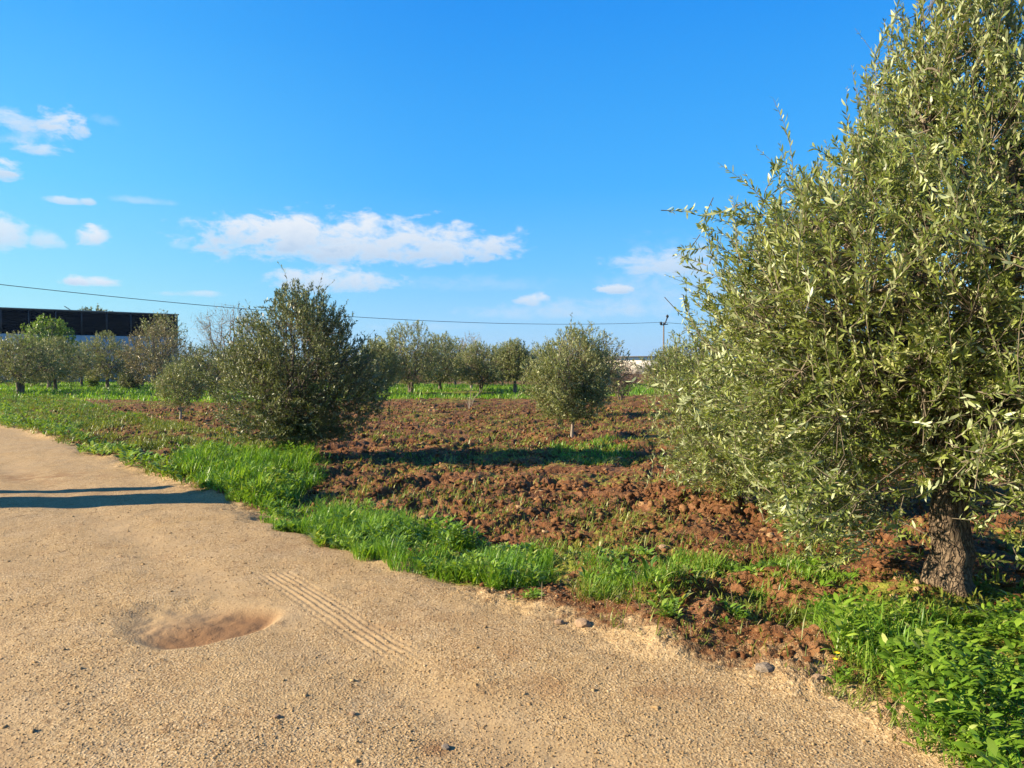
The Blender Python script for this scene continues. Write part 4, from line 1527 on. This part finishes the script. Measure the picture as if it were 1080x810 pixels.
def weed_plant(px, py, leaf, n, label, seed, up=.7, h0=.06, flower=0, cat='plant'):
    rg = np.random.default_rng(seed)
    x, y = G(px, py)
    z = float(gz(x, y)[0])
    P = np.array([[x, y]]) + rg.normal(0, leaf * .35, (n, 2))
    P = np.vstack([P, np.array([[x, y]]) + rg.normal(0, leaf * .75, (n * 2, 2))])
    v, f4, f3, val = rosettes(P, rg, leaf * .62, (8, 15), up, .27, h0)
    v = v - np.array([x, y, z])
    root = empty('weed_plant', (x, y, z))
    tag(root, label, cat, 'single weeds by the track')
    link('leaves', np_mesh('leaves', v, [f4, f3], {'v': val}), M['weed'], root)
    for k in range(flower):
        fx, fy = rg.normal(0, .02, 2)
        hgt = .11 + .05 * rg.random()
        s = MB()
        s.tube([(fx, fy, 0), (fx * 1.2, fy, hgt * .6), (fx * 1.4, fy, hgt)], .002, 4)
        s.build('stem', M['weed'], root, attrs=None)
        m = 14
        a = np.arange(m) * 2 * np.pi / m
        B = np.tile(np.array([[fx * 1.4, fy, hgt]]), (m, 1))
        d = np.stack([np.cos(a), np.sin(a), .45 + 0 * a], 1)
        vv, g4, g3 = leaves_geo(B, d, np.tile([[0, 0, 1.]], (m, 1)), np.full(m, .017), np.full(m, .008), np.full(m, .1))
        link('flower', np_mesh('flower', vv, [g4, g3]), M['flower'], root)


weed_plant(645, 625, .13, 5, 'bushy blue-green weed on the earth right of the grass strip', 501, .9, .1)
weed_plant(703, 668, .10, 4, 'low dark green weed at the edge of the gravel below the mound', 502, .6, .05)
weed_plant(697, 646, .12, 3, 'upright pale-leaved weed growing out of the earth mound', 503, 1.2, .1)
weed_plant(775, 668, .08, 5, 'small weed cluster at the foot of the largest earth mound', 504, .6, .05)
weed_plant(884, 728, .06, 3, 'small weed with a yellow flower at the gravel edge', 505, .8, .05, 2)
weed_plant(1049, 668, .07, 3, 'weed with a yellow flower in the green grass right of the largest olive trunk', 506, .9, .08, 1)
weed_plant(560, 634, .07, 6, 'flat spreading weed on the gravel below the lush grass strip', 507, .4, .02)
weed_plant(520, 624, .06, 5, 'flat weed under the front of the lush grass strip', 508, .4, .02)
weed_plant(1010, 790, .13, 5, 'large broad-leaved weed in the bottom right corner', 509, .55, .06)
weed_plant(880, 668, .16, 3, 'big-leaved plant at the left end of the green growth by the largest olive', 510, .7, .06)
weed_plant(865, 606, .11, 5, 'leafy weed under the hanging branches left of the trunk', 511, .8, .06)
weed_plant(250, 468, .12, 3, 'grey-green weed on the soil above the rounded grass clump', 512, .8, .08)


def dead_stalk(px, py, depth):
    rg = np.random.default_rng(9)
    x = W(px, HOR, depth).x
    z = float(gz(x, depth)[0])
    m = MB()
    for k in range(9):
        a, e = rg.random() * 6.28, .25 + .5 * rg.random()
        h = .35 + .5 * rg.random()
        m.tube([(0, 0, -.05), (math.cos(a) * e * h * .4, math.sin(a) * e * h * .4, h * .6), (math.cos(a) * e * h, math.sin(a) * e * h, h)], [.014, .01, .005], 4)
    o = m.build('dead_plant', M['bark_pale'])
    o.location = (x, depth, z)
    tag(o, 'dry branching stalk on the soil before the far grass strip', 'plant')


dead_stalk(495, 431, 31)


# ------------------------------------------------------------------ the air
def haze():
    b = MB()
    b.box((0, 0, 58), (6200, 6200, 62))
    m, nt, out = mat_new('haze')
    v = nt.nodes.new('ShaderNodeVolumePrincipled')
    v.inputs['Color'].default_value = (.42, .66, 1, 1)
    v.inputs['Density'].default_value = .00013
    v.inputs['Anisotropy'].default_value = .2
    nt.links.new(v.outputs[0], out.inputs['Volume'])
    o = b.build('haze', m)
    tag(o, 'thin haze in the air over the plain', 'haze', kind='stuff')


haze()
